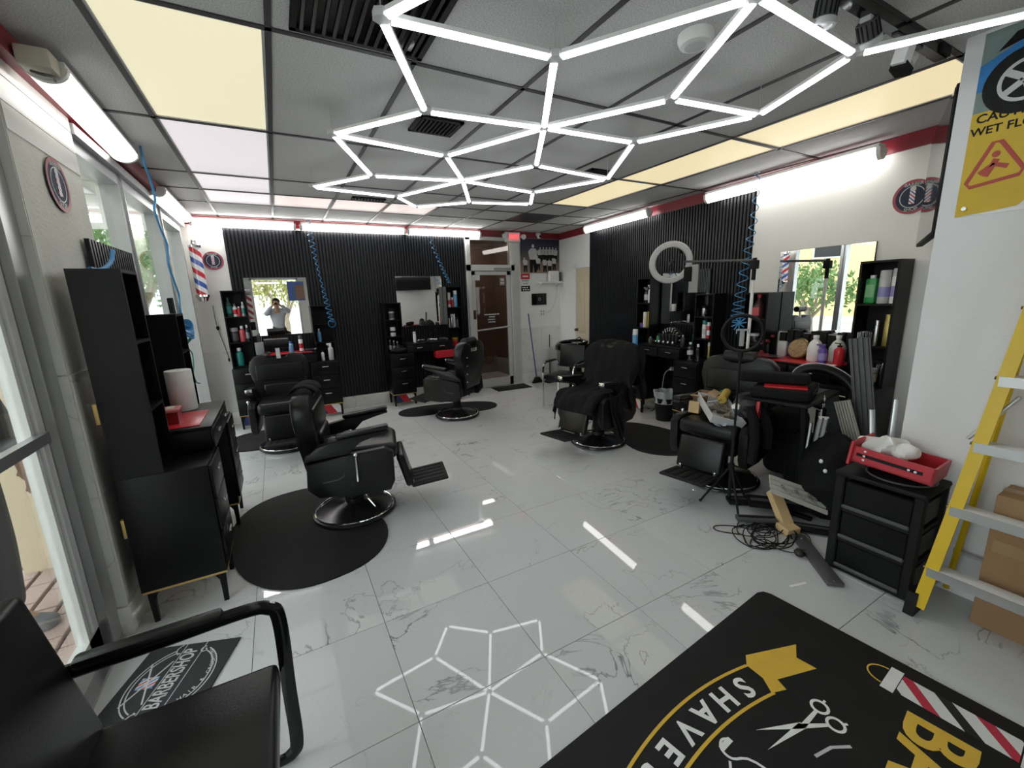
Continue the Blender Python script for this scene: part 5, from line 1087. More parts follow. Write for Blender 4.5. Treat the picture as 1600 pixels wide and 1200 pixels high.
# broom and dustpan
t = thing('broom', 'purple-handled broom leaning on the back wall', 'broom', (4.21, 6.70, 0)); B().cyl((0.0, 0.0, 0.09), (-0.07, 0.14, 1.31), 0.011, n=10).ob('handle', mat('violet_handle', (0.07, 0.04, 0.22), 0.4), t)
B().prism([(-0.10, 0.0), (0.12, 0.0), (0.05, 0.11), (-0.03, 0.11)], -0.03, 0.03, Matrix.Translation((0, -0.01, 0)) @ XZ).ob('bristles', M_blackm, t)
t = thing('dustpan', 'black long-handled dustpan beside the purple broom', 'dustpan', (4.47, 6.60, 0)); B().cyl((0.0, 0.03, 0.08), (0.13, 0.22, 0.88), 0.010, n=10).ob('handle', M_blackm, t); b = B(); b.b6(-0.13, 0.13, -0.11, 0.1, 0.002, 0.01); b.b6(-0.13, 0.13, 0.09, 0.10, 0.002, 0.12); b.b6(-0.13, -0.122, -0.06, 0.1, 0.002, 0.09); b.b6(0.122, 0.13, -0.06, 0.1, 0.002, 0.09); b.ob('pan', M_blackm, t)
# waste bin with liner under the third station
t = thing('waste_bin', 'black waste bin with clear liner under the fluted wall desk', 'bin', at('three', 0.10, -0.35, 0)); B().lathe([(0.10, 0.0), (0.13, 0.28), (0.135, 0.30), (0.128, 0.30), (0.095, 0.012), (0, 0.012)], n=24).ob('bucket', M_blackm, t)
B().grid(lambda u, v: Vector(((0.125+0.02*v*math.sin(u*2*PI*7)+0.01*v)*math.cos(u*2*PI), (0.125+0.02*v*math.sin(u*2*PI*7)+0.01*v)*math.sin(u*2*PI), 0.23+0.16*v)), 42, 6).ob('liner', mat('liner', (0.55, 0.60, 0.60), 0.3), t)
t = thing('power_strip', 'grey power strip with cables hanging under the fluted wall desk', 'power strip', at('three', 0.02, -0.06, 0.62), RROT); B().box((0, 0, 0), (0.26, 0.04, 0.05), bev=0.006).ob('strip', M_grey, t)
for k in range(3): B().box((-0.09+0.08*k, -0.035, 0.0), (0.035, 0.04, 0.035), bev=0.006).ob('plug', (M_lgrey, M_white, M_lgrey)[k], t)
B().tube(smooth_path([(-0.12, -0.02, 0), (-0.2, -0.05, -0.1), (-0.2, -0.08, -0.4), (-0.12, -0.12, -0.5), (-0.2, -0.14, -0.606)], 6), 0.006, 6).ob('cable', M_lgrey, t)
B().tube(smooth_path([(0.05, -0.05, -0.02), (0.0, -0.1, -0.2), (-0.12, -0.12, -0.35), (-0.28, -0.16, -0.607), (-0.45, -0.10, -0.61)], 6), 0.005, 6).ob('cable', M_blackm, t)
# ================================================================== RUGS WITH LETTERING
t = thing('barbershop_rug', 'large black rug with mustard banner reading SHAVES, scissors and striped pole', 'rug', (2.167, 1.141, 0.0), R(185))
rp_ = [(0.03*math.cos(R(a))+0.03, 0.03*math.sin(R(a))+0.03) for a in range(270, 179, -15)][::-1]
B().prism([(0.0, 1.35), (0.0, 0.05), (0.015, 0.015), (0.05, 0.0), (2.05, 0.0), (2.1, 0.05), (2.1, 1.35)], 0, 0.010, None, 0.003).ob('rug', M_rubber, t)
Z = 0.0102
def arc_y(x, off): return 0.214+off+((x-0.98)**2)/(2*1.5)
def band(x0, x1, off, w, m, name='banner_line'):
    b = B(); n = 24
    for k in range(n):
        xa, xb = x0+(x1-x0)*k/n, x0+(x1-x0)*(k+1)/n
        b.prism([(xa, arc_y(xa, off)-w/2), (xb, arc_y(xb, off)-w/2), (xb, arc_y(xb, off)+w/2), (xa, arc_y(xa, off)+w/2)], Z, Z+0.0008)
    return b.ob(name, m, t, smooth=False)
band(0.56, 1.42, -0.066, 0.012, M_mustard); band(0.60, 1.40, 0.078, 0.012, M_mustard)
B().prism([(0.511, 0.177), (0.264, 0.281), (0.342, 0.315), (0.334, 0.391), (0.526, 0.318), (0.546, 0.362), (0.61, 0.334), (0.568, 0.279), (0.560, 0.206)], Z, Z+0.0009).ob('banner_tail', M_mustard, t)
for k, ch in enumerate('SHAVES'):
    x = 0.675+0.117*k; sl = (x-0.98)/1.5
    text(ch, 0.122, M_white, t, (x, arc_y(x, 0.006), Z+0.0006), (0, 0, math.atan(sl)), bold=0.003)
sc = B()                                                            # scissors
for tip, ring in (((0.815, 0.373), (0.552, 0.537)), ((0.853, 0.433), (0.520, 0.472))):
    T, G, Pv = Vector(tip), Vector(ring), Vector((0.657, 0.468)); d = (Pv-T).normalized(); nrm = Vector((-d.y, d.x))
    sc.prism([tuple(T), tuple(Pv+nrm*0.015), tuple(Pv-nrm*0.010)], Z, Z+0.001)
    e_ = (G-Pv); e2 = e_.normalized(); n2 = Vector((-e2.y, e2.x)); q = G-e2*0.028
    sc.prism([tuple(Pv+n2*0.009), tuple(q+n2*0.006), tuple(q-n2*0.006), tuple(Pv-n2*0.009)], Z, Z+0.001)
    sc.tube([(G.x+0.028*math.cos(2*PI*k/20), G.y+0.028*math.sin(2*PI*k/20), Z+0.0005) for k in range(20)], 0.006, 6, True, (0.006, 0.0008))
    h2 = G+e2*0.045; sc.tube([(G.x+e2.x*0.03, G.y+e2.y*0.03, Z+0.0004), (h2.x, h2.y, Z+0.0004)], 0.005, 6, False, (0.005, 0.0008))
sc.ob('scissors_print', M_white, t)
b = B(); b.tube(smooth_path([(0.93, 0.33, Z), (0.955, 0.318, Z), (0.985, 0.335, Z), (0.985, 0.375, Z), (0.93, 0.43, Z), (0.92, 0.62, Z), (1.06, 0.62, Z), (1.05, 0.43, Z), (1.0, 0.375, Z)], 4), 0.005, 6, False, (0.005, 0.001)); b.ob('bottle_outline_print', M_white, t)
b = B(); b.b6(0.925, 0.985, 0.325, 0.345, Z, Z+0.001); b.ob('bottle_cap_print', M_white, t)
pole_m = stripes('rug_pole_stripes', [(0.72, 0.72, 0.70), (0.50, 0.03, 0.06), (0.72, 0.72, 0.70), (0.012, 0.012, 0.012)], 1, -0.9, 0.23, 0, 0.8, [0, 0.28, 0.5, 0.78])
B().b6(0.082, 0.20, 0.62, 0.95, Z, Z+0.0008).ob('pole_print', pole_m, t)
for y0 in (0.575, 0.955): B().b6(0.065, 0.217, y0, y0+0.042, Z, Z+0.001, 0.0).ob('pole_cap_print', M_white, t)
b = B(); b.tube([(0.14+0.052*math.cos(R(a)), 0.572-0.058*math.sin(R(a)), Z+0.0004) for a in range(0, 181, 12)], 0.004, 6, False, (0.0035, 0.0008)); b.ob('pole_loop_print', M_mustard, t); b = B(); b.tube([(0.14+0.052*math.cos(R(a)), 1.0+0.058*math.sin(R(a)), Z+0.0004) for a in range(0, 181, 12)], 0.004, 6, False, (0.0035, 0.0008)); b.ob('pole_loop_print', M_mustard, t)
text('BARBER', 0.27, M_mustard, t, (0.245, 0.76, Z+0.0005), (0, 0, 0.06), bold=0.006, align='LEFT')
b = B(); b.tube([(0.60, 0.60, Z), (0.66, 0.56, Z), (0.74, 0.54, Z)], 0.006, 6, False, (0.006, 0.001)); b.ob('razor_print', M_lgrey, t)
# mat by the entrance
t = thing('entrance_mat', 'dark mat with white BARBERSHOP emblem beside the entrance door', 'mat', (-0.655, 2.06, 0), R(70))
B().b6(-0.30, 0.30, -0.20, 0.20, 0, 0.008, 0.002).ob('mat', mat('charcoal_mat', (0.035, 0.035, 0.038), 0.9), t)
o = text('BARBERSHOP', 0.085, M_lgrey, t, (0.107, 0.0, 0.0086), bold=0.001); o.scale = (0.62, 1, 1)
for k, ch in enumerate('HAIR & GROOMING'):
    a = R(-140+100*k/14)
    if ch != ' ': text(ch, 0.026, M_lgrey, t, (0.107+0.166*math.cos(a), 0.146*math.sin(a), 0.0086), (0, 0, a+PI/2))
b = B()
for r_ in (0.165, 0.15):
    for a0, a1 in ((25, 155), (205, 335)): b.tube([(r_*1.15*math.cos(R(a)), r_*math.sin(R(a)), 0.0085) for a in range(a0, a1+1, 6)], 0.003, 6, False, (0.003, 0.0007))
for s in (-1, 1):
    b.tube([(s*(0.185-0.004*k)*math.cos(0) + 0.02*s*math.cos(k*0.6)*(1-k/14), 0.02*math.sin(k*0.6)*(1-k/14)+0.055, 0.0085) for k in range(12)], 0.003, 6, False, (0.003, 0.0007))
    b.tube([(s*0.16+0.02*math.cos(k*0.6)*(1-k/14), 0.02*math.sin(k*0.6)*(1-k/14)-0.06, 0.0085) for k in range(12)], 0.003, 6, False, (0.003, 0.0007))
b.tube([(-0.11, 0.05, 0.0085), (0.11, 0.14, 0.0085)], 0.004, 6, False, (0.004, 0.0007)); b.tube([(-0.11, 0.14, 0.0085), (0.11, 0.05, 0.0085)], 0.004, 6, False, (0.004, 0.0007)); b.tube([(-0.20, 0.04, 0.0085), (0.23, 0.04, 0.0085)], 0.002, 6, False, (0.002, 0.0007)); b.tube([(-0.20, -0.05, 0.0085), (0.23, -0.05, 0.0085)], 0.002, 6, False, (0.002, 0.0007)); b.ob('emblem_print', M_lgrey, t, (0.09, 0, 0))
B().b6(0.06, 0.12, 0.06, 0.13, 0.008, 0.0088).ob('stripe_print', stripes('mat_stripes', [(0.5, 0.1, 0.1), (0.6, 0.6, 0.6), (0.1, 0.25, 0.5), (0.6, 0.6, 0.6)], 0, 0.8, 0.045, 1, 0.9), t)
# ================================================================== BY THE PIER
t = thing('storage_drawers', 'black plastic three-drawer storage unit against the pier wall', 'drawers', (2.855, 0.885, 0), 0)
fr = B()
for x in (-0.15, 0.15):
    for y in (-0.185, 0.185): fr.box((x*0.93, y*0.93, 0.30), (0.04, 0.045, 0.58), bev=0.006, seg=1)
for z in (0.02, 0.205, 0.39): fr.b6(-0.15, 0.15, -0.185, 0.185, z-0.012, z+0.012)
fr.ob('frame', M_blackm, t)
B().box((0, 0, 0.60), (0.33, 0.40, 0.03), bev=0.012).ob('top', M_blackm, t)
for k in range(3):
    z = 0.034+0.185*k; dr = B().box((-0.002, 0, z+0.078), (0.285, 0.30, 0.155), bev=0.006, seg=1).ob('drawer', M_black, t); B().box((-0.152, 0, z+0.005), (0.02, 0.30, 0.022), bev=0.006, seg=1).ob('pull_lip', M_dgrey, dr)
    B().b6(-0.12, 0.12, -0.181, -0.165, z+0.02, z+0.14).ob('side_slot', M_black, t)
t = thing('domed_cover', 'dark domed round cover lying on the storage drawers under the red tray', 'cover', (2.86, 0.85, 0.615)); B().lathe([(0.135, 0.0), (0.14, 0.012), (0.12, 0.03), (0.05, 0.045), (0, 0.048)], n=32).ob('dome', M_gloss, t); B().lathe([(0.142, 0.003), (0.148, 0.008), (0.142, 0.014)], n=32, cap=False).ob('rim', M_dgrey, t)
t = thing('red_tray', 'red lacquered drawer box tilted on the storage unit', 'drawer box', (2.83, 0.86, 0.672), R(3)); t.rotation_euler = (R(5), R(3), R(4)); t.scale = (0.88, 0.88, 0.88)
b = B(); b.b6(-0.15, -0.138, -0.19, 0.19, 0, 0.10); b.b6(0.138, 0.15, -0.19, 0.19, 0, 0.10); b.b6(-0.15, 0.15, -0.19, -0.178, 0, 0.10); b.b6(-0.15, 0.15, -0.19, 0.19, 0, 0.01); b.ob('box', M_redl, t)
B().b6(-0.175, 0.175, 0.19, 0.204, -0.02, 0.13).ob('front', M_redl, t)
for s in (-1,): B().b6(-0.158, -0.15, -0.14, 0.17, 0.045, 0.062).ob('runner', M_blackm, t)
for y, z in ((0.13, 0.085), (0.13, 0.03), (0.13, 0.055), (-0.08, 0.055), (-0.11, 0.055)): B().cyl((-0.158, y, z), (-0.161, y, z), 0.007, n=10).ob('screw', M_poly, t)
t = thing('plastic_bag', 'crumpled white plastic bag lying in the red tray', 'bag', (2.85, 0.90, 0.680), 0.2); rnd = random.Random(2)
b = B(); bm_ = b.sph((0, 0.02, 0.075), 0.088, (1.0, 1.45, 0.62), 40, 28)
for v in b.bm.verts: v.co += Vector((0.018*math.sin(v.co.y*70+v.co.z*40), 0.014*math.sin(v.co.x*60), 0.02*math.sin(v.co.x*55+v.co.y*47)))
b.ob('bag', M_paper, t)
# step ladder
t = thing('step_ladder', 'yellow fibreglass step ladder with white aluminium steps beside the storage drawers', 'ladder', (2.66, 0.66, 0))
def rail(y0, y1):
    a, b2 = Vector((0.0, y0, 0.05)), Vector((0.24, y1, 2.0)); d = b2-a; L = d.length; q = Vector((0, 0, 1)).rotation_difference(d.normalized()).to_matrix().to_4x4(); M = Matrix.Translation(a) @ q
    sy = 1 if y0 > -0.2 else -1; b = B(); b.prism([(-0.03, -0.05*sy), (-0.022, -0.05*sy), (-0.022, -0.008*sy), (0.05, -0.008*sy), (0.05, 0), (-0.03, 0)], 0, L, M); return b.ob('rail', M_yellow, t, smooth=False)
rail(0.0, -0.165); rail(-0.46, -0.30)
b = B(); b.prism([(-0.052, 0), (0.05, 0), (0.045, 0.03), (0.04, 0.12), (-0.03, 0.12)], -0.022, 0.02, XZ); fo = b.mesh('foot', M_blackm)
for y in (0.0, -0.46): link('foot', fo, t, (0.0, y, 0))
for k, z in enumerate((0.27, 0.60, 0.92, 1.23, 1.54, 1.84)):
    f_ = (z-0.05)/1.95; ya, yb = -0.165*f_, -0.46+0.16*f_; x = 0.24*f_
    st = B().b6(x-0.035, x+0.05, yb+0.004, ya-0.008, z-0.025, z+0.0, 0.003).ob('step', M_white, t)
    B().b6(x-0.037, x-0.033, yb+0.004, ya-0.008, z-0.045, z).ob('step_lip', M_alu, st)
    for dx in (-0.012, 0.012): B().cyl((x+dx, ya+0.002, z-0.012), (x+dx, ya+0.010, z-0.012), 0.007, n=8).ob('rivet', M_brass, st)
for y0, y1 in ((-0.03, -0.17), (-0.43, -0.29)): B().tube([(0.335, y0, 0.02), (0.27, y1, 2.0)], 0.014, 6).ob('rear_leg', M_yellow, t)
B().tube([(0.335, -0.03, 0.25), (0.335, -0.43, 0.25)], 0.012, 6).ob('rear_brace', M_alu, t); B().tube([(0.02, -0.02, 0.13), (0.33, -0.04, 0.13)], 0.012, 6).ob('side_brace', M_alu, t); B().box((0.19, -0.10, 1.02), (0.035, 0.012, 0.26), (0.5, 0.2, 0), bev=0.002).ob('spreader', M_alu, t); B().b6(0.17, 0.34, -0.32, -0.14, 1.99, 2.03, 0.005).ob('cap', M_yellow, t)
t = thing('cardboard_box', 'tall brown cardboard box standing behind the ladder against the pier', 'box', (3.005, 0.49, 0)); b = B().b6(-0.20, 0.0, -0.62, 0, 0, 0.68, 0.004).ob('carton', M_card, t)
B().b6(-0.2015, -0.199, -0.62, 0, 0.17, 0.175).ob('crease', mat('card_dark', (0.22, 0.125, 0.06), 0.8), t); B().b6(-0.202, -0.199, -0.62, -0.02, 0.40, 0.46).ob('tape', mat('tape', (0.36, 0.23, 0.12), 0.35), t); B().b6(-0.12, -0.07, -0.62, 0, 0.679, 0.682).ob('tape', MATS['tape'], t)
for k, (x, y, a) in enumerate(((3.10, 0.975, 3), (3.16, 1.02, 20))):
    tr = thing('metal_trim', ('upright', 'slanting')[k]+' pale grey metal trim strip leaning behind the pier corner', 'trim strip', (x, y, 0)); B().b6(-0.025, 0.025, -0.012, 0.012, 0, 0.98-0.1*k, 0.003).ob('strip', M_alu, tr, rot=(R(-a*0.3), R(3+a*0.3), 0.4)); B().b6(-0.008, 0.008, -0.016, -0.012, 0, 0.98-0.1*k).ob('groove', M_lgrey, tr, rot=(R(-a*0.3), R(3+a*0.3), 0.4))
# ================================================================== TRIPOD, TABLE AND CLUTTER
t = thing('tripod_ring_light', 'black ring light on a slim tripod in front of the cluttered chair', 'ring light', (2.84, 1.80, 0), math.atan2(-1.80, -2.84))
B().cyl((0, 0, 0.10), (0, 0, 0.62), 0.012, n=12).ob('lower_pole', M_blackm, t); B().cyl((0, 0, 0.60), (0, 0, 1.18), 0.008, n=12).ob('upper_pole', M_blackm, t)
for z in (0.62, 0.34): B().cyl((0, 0, z-0.03), (0, 0, z+0.03), 0.02, n=12).ob('collar', M_blackm, t)
for k in range(3):
    a = R(22+120*k); lg = B().tube([(0.015*math.cos(a), 0.015*math.sin(a), 0.33), (0.20*math.cos(a), 0.20*math.sin(a), 0.012)], 0.008, 8).ob('leg', M_blackm, t); B().sph((0.20*math.cos(a), 0.20*math.sin(a), 0.012), 0.012, (1, 1, 1), 8, 6).ob('foot', M_rubber, lg); B().tube([(0.0, 0.0, 0.13), (0.10*math.cos(a), 0.10*math.sin(a), 0.185)], 0.005, 6).ob('strut', M_blackm, t)
rg = B().tube([(0, 0.125*math.cos(2*PI*k/40), 1.34+0.125*math.sin(2*PI*k/40)) for k in range(40)], 0.02, 10, True, (0.012, 0.017)).ob('ring', M_blackm, t); B().cyl((0, 0, 1.17), (0, 0, 1.215), 0.016, n=10).ob('ring_mount', M_blackm, t)
b = B(); b.box((0.01, 0, 1.31), (0.012, 0.03, 0.12), bev=0.003); b.box((0.015, 0, 1.365), (0.02, 0.075, 0.012)); b.box((0.022, 0.036, 1.355), (0.016, 0.006, 0.03)); b.box((0.022, -0.036, 1.355), (0.016, 0.006, 0.03)); b.ob('phone_holder', M_grey, t)
# large white ring light on a boom
P0 = rw(1.08, 0.57); t = thing('studio_ring_light', 'large white ring light on a dark boom arm over the fluted wall desk', 'ring light', P0)
rc = rw(2.14, 0.56, 1.965)-P0; top = Vector((0, 0, 1.90))
B().cyl((0, 0, 0.02), (0, 0, 1.75), 0.014, n=12).ob('pole', M_white, t); B().cyl((0, 0, 1.72), (0, 0, 1.92), 0.018, n=12).ob('pole_head', M_blackm, t); B().box((0, 0, 1.86), (0.05, 0.07, 0.08), bev=0.008).ob('clamp', M_blackm, t)
B().tube([tuple(top), tuple(rc+Vector((0.10, -0.12, 0.0)))], 0.013, 8).ob('boom', M_dgrey, t)
for k in range(3): a = 2*PI*k/3+0.5; B().tube([(0, 0, 0.25), (0.16*math.cos(a), 0.16*math.sin(a), 0.012)], 0.009, 8).ob('leg', M_blackm, t)
vd = (Vector((0, 0, CAMH-0.15))-(P0+rc)).normalized(); q = Vector((0, 0, 1)).rotation_difference((vd+Vector((0.0, -0.35, -0.25))).normalized())
o = B().lathe([(0.175, 0.0), (0.235, 0.0), (0.24, 0.012), (0.228, 0.024), (0.18, 0.024), (0.17, 0.012), (0.175, 0.0)], n=48).ob('ring', M_lgrey, t, rc); o.rotation_euler = q.to_euler()
o2 = B().lathe([(0.185, 0.0242), (0.222, 0.0242), (0.222, 0.030), (0.185, 0.030), (0.185, 0.0242)], n=48).ob('diffuser', mat('ring_diffuser', (0.62, 0.61, 0.63), 0.4), o)
o3 = B().box((0.17, 0.05, -0.02), (0.06, 0.10, 0.03), bev=0.008).ob('controller', M_blackm, o)
b = B(); b.tube([(-0.03, -0.17, 0.01), (-0.01, 0.0, 0.03), (0.02, 0.03, 0.03)], 0.005, 6); b.box((0, 0.0, 0.03), (0.075, 0.012, 0.10), (0, 0, 0.3), bev=0.003); b.ob('phone_holder', M_blackm, o)
t = thing('hanging_papers', 'grey papers and pouch hanging from the ring light boom', 'papers', rw(1.85, 0.50, 1.92), RROT); B().b6(-0.06, 0.06, -0.006, 0.006, -0.30, 0.0).ob('sheet', M_grey, t); B().b6(-0.13, -0.02, -0.02, 0.0, -0.18, -0.02, 0.01).ob('pouch', M_cloth, t)
# laptop table
TZ = 0.83
t = thing('laptop_table', 'small black table on a slanted post, loaded with bags, by the cluttered chair', 'table', (3.40, 1.60, 0), R(8))
B().box((0.03, 0.12, TZ), (0.70, 0.44, 0.022), bev=0.006, seg=1).ob('tabletop', M_blackm, t); B().box((0.22, 0.13, TZ+0.012), (0.24, 0.30, 0.003)).ob('inset', M_dgrey, t)
B().tube([(0.03, 0.0, 0.03), (0.05, 0.02, 0.55), (0.06, 0.05, TZ-0.01)], 0.025, 6, False, (0.03, 0.018)).ob('post', M_blackm, t); B().box((0.02, 0.0, 0.02), (0.62, 0.06, 0.03), bev=0.006).ob('base_bar', M_blackm, t)
for s in (-1, 1): B().box((0.02+s*0.29, -0.04, 0.015), (0.04, 0.30, 0.026), bev=0.006).ob('base_foot', M_blackm, t)
B().box((0.045, -0.02, 0.50), (0.03, 0.012, 0.26), (0.04, 0.03, 0)).ob('steel_sleeve', M_alu, t)
def ont(x, y, z): c_, s_ = math.cos(R(8)), math.sin(R(8)); return Vector((3.40+x*c_-y*s_, 1.60+x*s_+y*c_, z))
t = thing('laptop_bag', 'flat black laptop bag lying on the small table under a red folder', 'bag', ont(-0.04, 0.15, TZ+0.0125), R(20)); B().box((0, 0, 0.038), (0.48, 0.38, 0.076), bev=0.022, seg=3).ob('body', M_cloth, t); B().box((0.0, -0.193, 0.035), (0.30, 0.008, 0.035), bev=0.003).ob('front_pocket', M_blackm, t); B().tube([(0.16, -0.168, 0.05), (0.18, -0.18, 0.0), (0.17, -0.17, 0.02)], 0.008, 6).ob('buckle', M_dgrey, t)
t = thing('red_folder', 'red folder lying between the laptop bag and the black case', 'folder', ont(-0.03, 0.15, TZ+0.090), R(28)); B().box((0, 0, 0.006), (0.40, 0.27, 0.012), bev=0.003, seg=1).ob('cover', M_redp, t); B().box((0.01, 0, 0.0), (0.37, 0.25, 0.004)).ob('pages', M_paper, t)
t = thing('black_case', 'long black zip case with small white logo mark on the red folder', 'case', ont(-0.10, 0.21, TZ+0.104), R(-62)); B().box((0, 0, 0.04), (0.46, 0.14, 0.08), bev=0.028, seg=4).ob('body', M_cloth, t); B().box((0.13, -0.066, 0.03), (0.04, 0.003, 0.008)).ob('logo_mark', M_lgrey, t); B().tube([(-0.17, -0.066, 0.045), (0.17, -0.066, 0.045)], 0.003, 6).ob('zip', M_blackm, t)
t = thing('red_triangle_pouch', 'narrow dark red pouch hanging at the corner of the small table', 'pouch', ont(-0.30, 0.22, 0.68), R(10)); B().prism([(-0.03, 0.0), (0.03, 0.0), (0.012, 0.14), (-0.008, 0.14)], -0.012, 0.012, XZ, 0.004).ob('body', M_redl, t)
t = thing('bag_strap', 'black strap with steel carabiner hanging from the laptop bag', 'strap', ont(-0.03, -0.09, TZ), R(12))
B().tube(smooth_path([(0, -0.015, -0.03), (0.0, -0.02, -0.2), (0.0, -0.03, -0.40), (0.015, -0.03, -0.43), (0.03, -0.025, -0.3), (0.035, -0.02, -0.06)], 5), 0.012, 6, False, (0.018, 0.003)).ob('strap', M_cloth, t); b = B(); b.tube([(0.014*math.cos(2*PI*k/14), -0.018, 0.02+0.022*math.sin(2*PI*k/14)) for k in range(14)], 0.004, 6, True); b.tube([(-0.022, -0.018, -0.02), (0.022, -0.018, -0.02)], 0.004, 6); b.tube([(-0.022, -0.018, -0.02), (-0.022, -0.018, -0.045)], 0.004, 6); b.tube([(0.022, -0.018, -0.02), (0.022, -0.018, -0.045)], 0.004, 6); b.ob('carabiner', M_chrome, t)
B().tube(smooth_path([(-0.05, -0.02, -0.05), (-0.07, -0.03, -0.25), (-0.05, -0.03, -0.38), (0.0, -0.035, -0.36), (0.02, -0.035, -0.22)], 5), 0.005, 6).ob('white_cord', M_lgrey, t)
# things heaped on the fifth chair
CH5 = Vector((3.23, 2.14, 0.605))
t = thing('foil_tray', 'tilted white foam tray holding scraps on the cluttered barber chair', 'tray', CH5+Vector((-0.13, -0.02, 0.03)), R(50)); t.rotation_euler = (R(14), R(-12), R(52))
b = B(); n = 4; b.prism([(-0.20, -0.12), (0.20, -0.12), (0.20, 0.12), (-0.20, 0.12)], 0.0, 0.008)
for (x0_, y0_, x1_, y1_) in ((-0.20, -0.12, 0.20, -0.12), (0.20, -0.12, 0.20, 0.12), (0.20, 0.12, -0.20, 0.12), (-0.20, 0.12, -0.20, -0.12)):
    o_ = 1.1; vs = [b.bm.verts.new(v) for v in ((x0_, y0_, 0), (x1_, y1_, 0), (x1_*o_, y1_*o_, 0.07), (x0_*o_, y0_*o_, 0.07))]; b.bm.faces.new(vs)
o = b.ob('shell', M_lgrey, t, smooth=False); o.modifiers.new('thickness', 'SOLIDIFY').thickness = 0.006
rb = B()
for k in range(9): rb.tube([(-0.18+0.045*k, -0.127, 0.01), (-0.18+0.045*k, -0.134, 0.06)], 0.004, 5)
rb.ob('rim_ribs', M_white, t)
t2 = B(); rnd = random.Random(9)
for k in range(12): t2.box((rnd.uniform(-0.14, 0.14), rnd.uniform(-0.08, 0.08), 0.03+0.015*rnd.random()), (0.07, 0.05, 0.02), (rnd.random(), rnd.random(), rnd.random()*3), bev=0.003, seg=1)
t2.ob('scraps', mat('scrap_mix', (0.20, 0.16, 0.12), 0.8, var=0.8, vscale=25), t)
t = thing('paint_roller', 'fuzzy yellow paint roller lying in the heap on the cluttered chair', 'roller', CH5+Vector((0.06, 0.06, 0.13)), R(25)); B().cyl((-0.11, 0, 0), (0.11, 0, 0.02), 0.035, n=18).ob('sleeve', mat('roller_yellow', (0.55, 0.38, 0.08), 0.95, var=0.25, bump=0.8, bscale=200), t); B().tube([(-0.11, 0, 0), (-0.16, 0.02, 0), (-0.17, 0.10, -0.02)], 0.005, 6).ob('wire_handle', M_silver, t)
t = thing('open_carton', 'small open cardboard carton with ragged flaps on the cluttered chair', 'carton', CH5+Vector((0.02, 0.235, 0.002)), R(20)); b = B(); b.b6(-0.11, 0.11, -0.06, -0.054, 0, 0.14); b.b6(-0.11, 0.11, 0.054, 0.06, 0, 0.14); b.b6(-0.11, -0.104, -0.06, 0.06, 0, 0.14); b.b6(0.104, 0.11, -0.06, 0.06, 0, 0.14); b.b6(-0.11, 0.11, -0.06, 0.06, 0, 0.006); b.ob('box', M_card, t, smooth=False)
b = B(); b.box((-0.14, 0, 0.13), (0.08, 0.12, 0.005), (0, 0.5, 0)); b.box((0.0, -0.09, 0.145), (0.2, 0.07, 0.005), (0.4, 0, 0)); b.ob('flap', mat('card_light', (0.50, 0.36, 0.22), 0.8), t, smooth=False)
t = thing('wood_block', 'short raw wood block on the edge of the cluttered chair seat', 'wood block', CH5+Vector((-0.16, 0.18, 0.0)), R(15)); B().box((0, 0, 0.05), (0.05, 0.09, 0.10), (0, 0.1, 0), bev=0.003, seg=1).ob('block', M_wood, t); B().cyl((0, 0, 0.095), (0, 0, 0.102), 0.006, n=8).ob('nail', M_silver, t)
t = thing('paper_cup', 'small white and teal cup lying on the cluttered chair', 'cup', CH5+Vector((0.16, 0.15, 0.13)), 0.4); B().lathe([(0.025, 0), (0.034, 0.09), (0.036, 0.092), (0.0, 0.092)], (0, 0, 0), 16, (0, R(80), 0)).ob('cup', M_teal, t); B().lathe([(0.037, 0.088), (0.038, 0.10), (0.0, 0.10)], (0, 0, 0), 16, (0, R(80), 0)).ob('lid', M_white, t)
t = thing('grey_fabric', 'crumpled grey cloth bundle on the right of the cluttered chair', 'cloth', CH5+Vector((-0.02, -0.22, 0.10)), 0.5)
b = B().sph((0, 0, 0.03), 0.12, (1.4, 0.9, 0.7), 28, 18)
for v in b.bm.verts: v.co += Vector((0.02*math.sin(v.co.y*50), 0.02*math.sin(v.co.x*45+v.co.z*30), 0.025*math.sin(v.co.x*40+v.co.y*37)))
b.ob('folds', mat('charcoal_cloth', (0.06, 0.06, 0.065), 0.9), t)
t = thing('adapter_box', 'white adapter box with cable among the cloth on the cluttered chair', 'adapter', CH5+Vector((-0.16, -0.20, 0.14)), 0.3); B().box((0, 0, 0), (0.10, 0.055, 0.03), bev=0.005).ob('body', M_white, t); B().tube(smooth_path([(0.05, 0, 0), (0.10, -0.04, 0.01), (0.10, -0.10, -0.06), (0.04, -0.12, -0.14)], 5), 0.005, 6).ob('cable', M_lgrey, t)
t = thing('cable_coil', 'pale blue-grey coiled cable hanging at the seat front of the cluttered chair', 'cable', CH5+Vector((-0.28, -0.16, 0.0)), 0.6); b = B()
for k in range(4): b.tube([(0.004*k, 0.04*math.cos(2*PI*q_/18)+0.006*k, 0.015+0.03*math.sin(2*PI*q_/18)) for q_ in range(18)], 0.004, 6, True)
b.ob('coil', mat('pale_cable', (0.35, 0.42, 0.48), 0.4), t)
t = thing('hanging_sleeves', 'dark jacket sleeves hanging over the right arm of the cluttered chair', 'jacket', CH5+Vector((-0.17, -0.36, 0.16)), 0); 
for k, (x, l) in enumerate(((-0.04, 0.42), (0.10, 0.34))): B().tube(smooth_path([(x, 0.03, 0.0), (x-0.01, -0.02, -0.1), (x+0.03*k, -0.03, -l*0.6), (x+0.06*k, -0.02, -l)], 5), 0.035, 10).ob('sleeve', M_cloth, t)
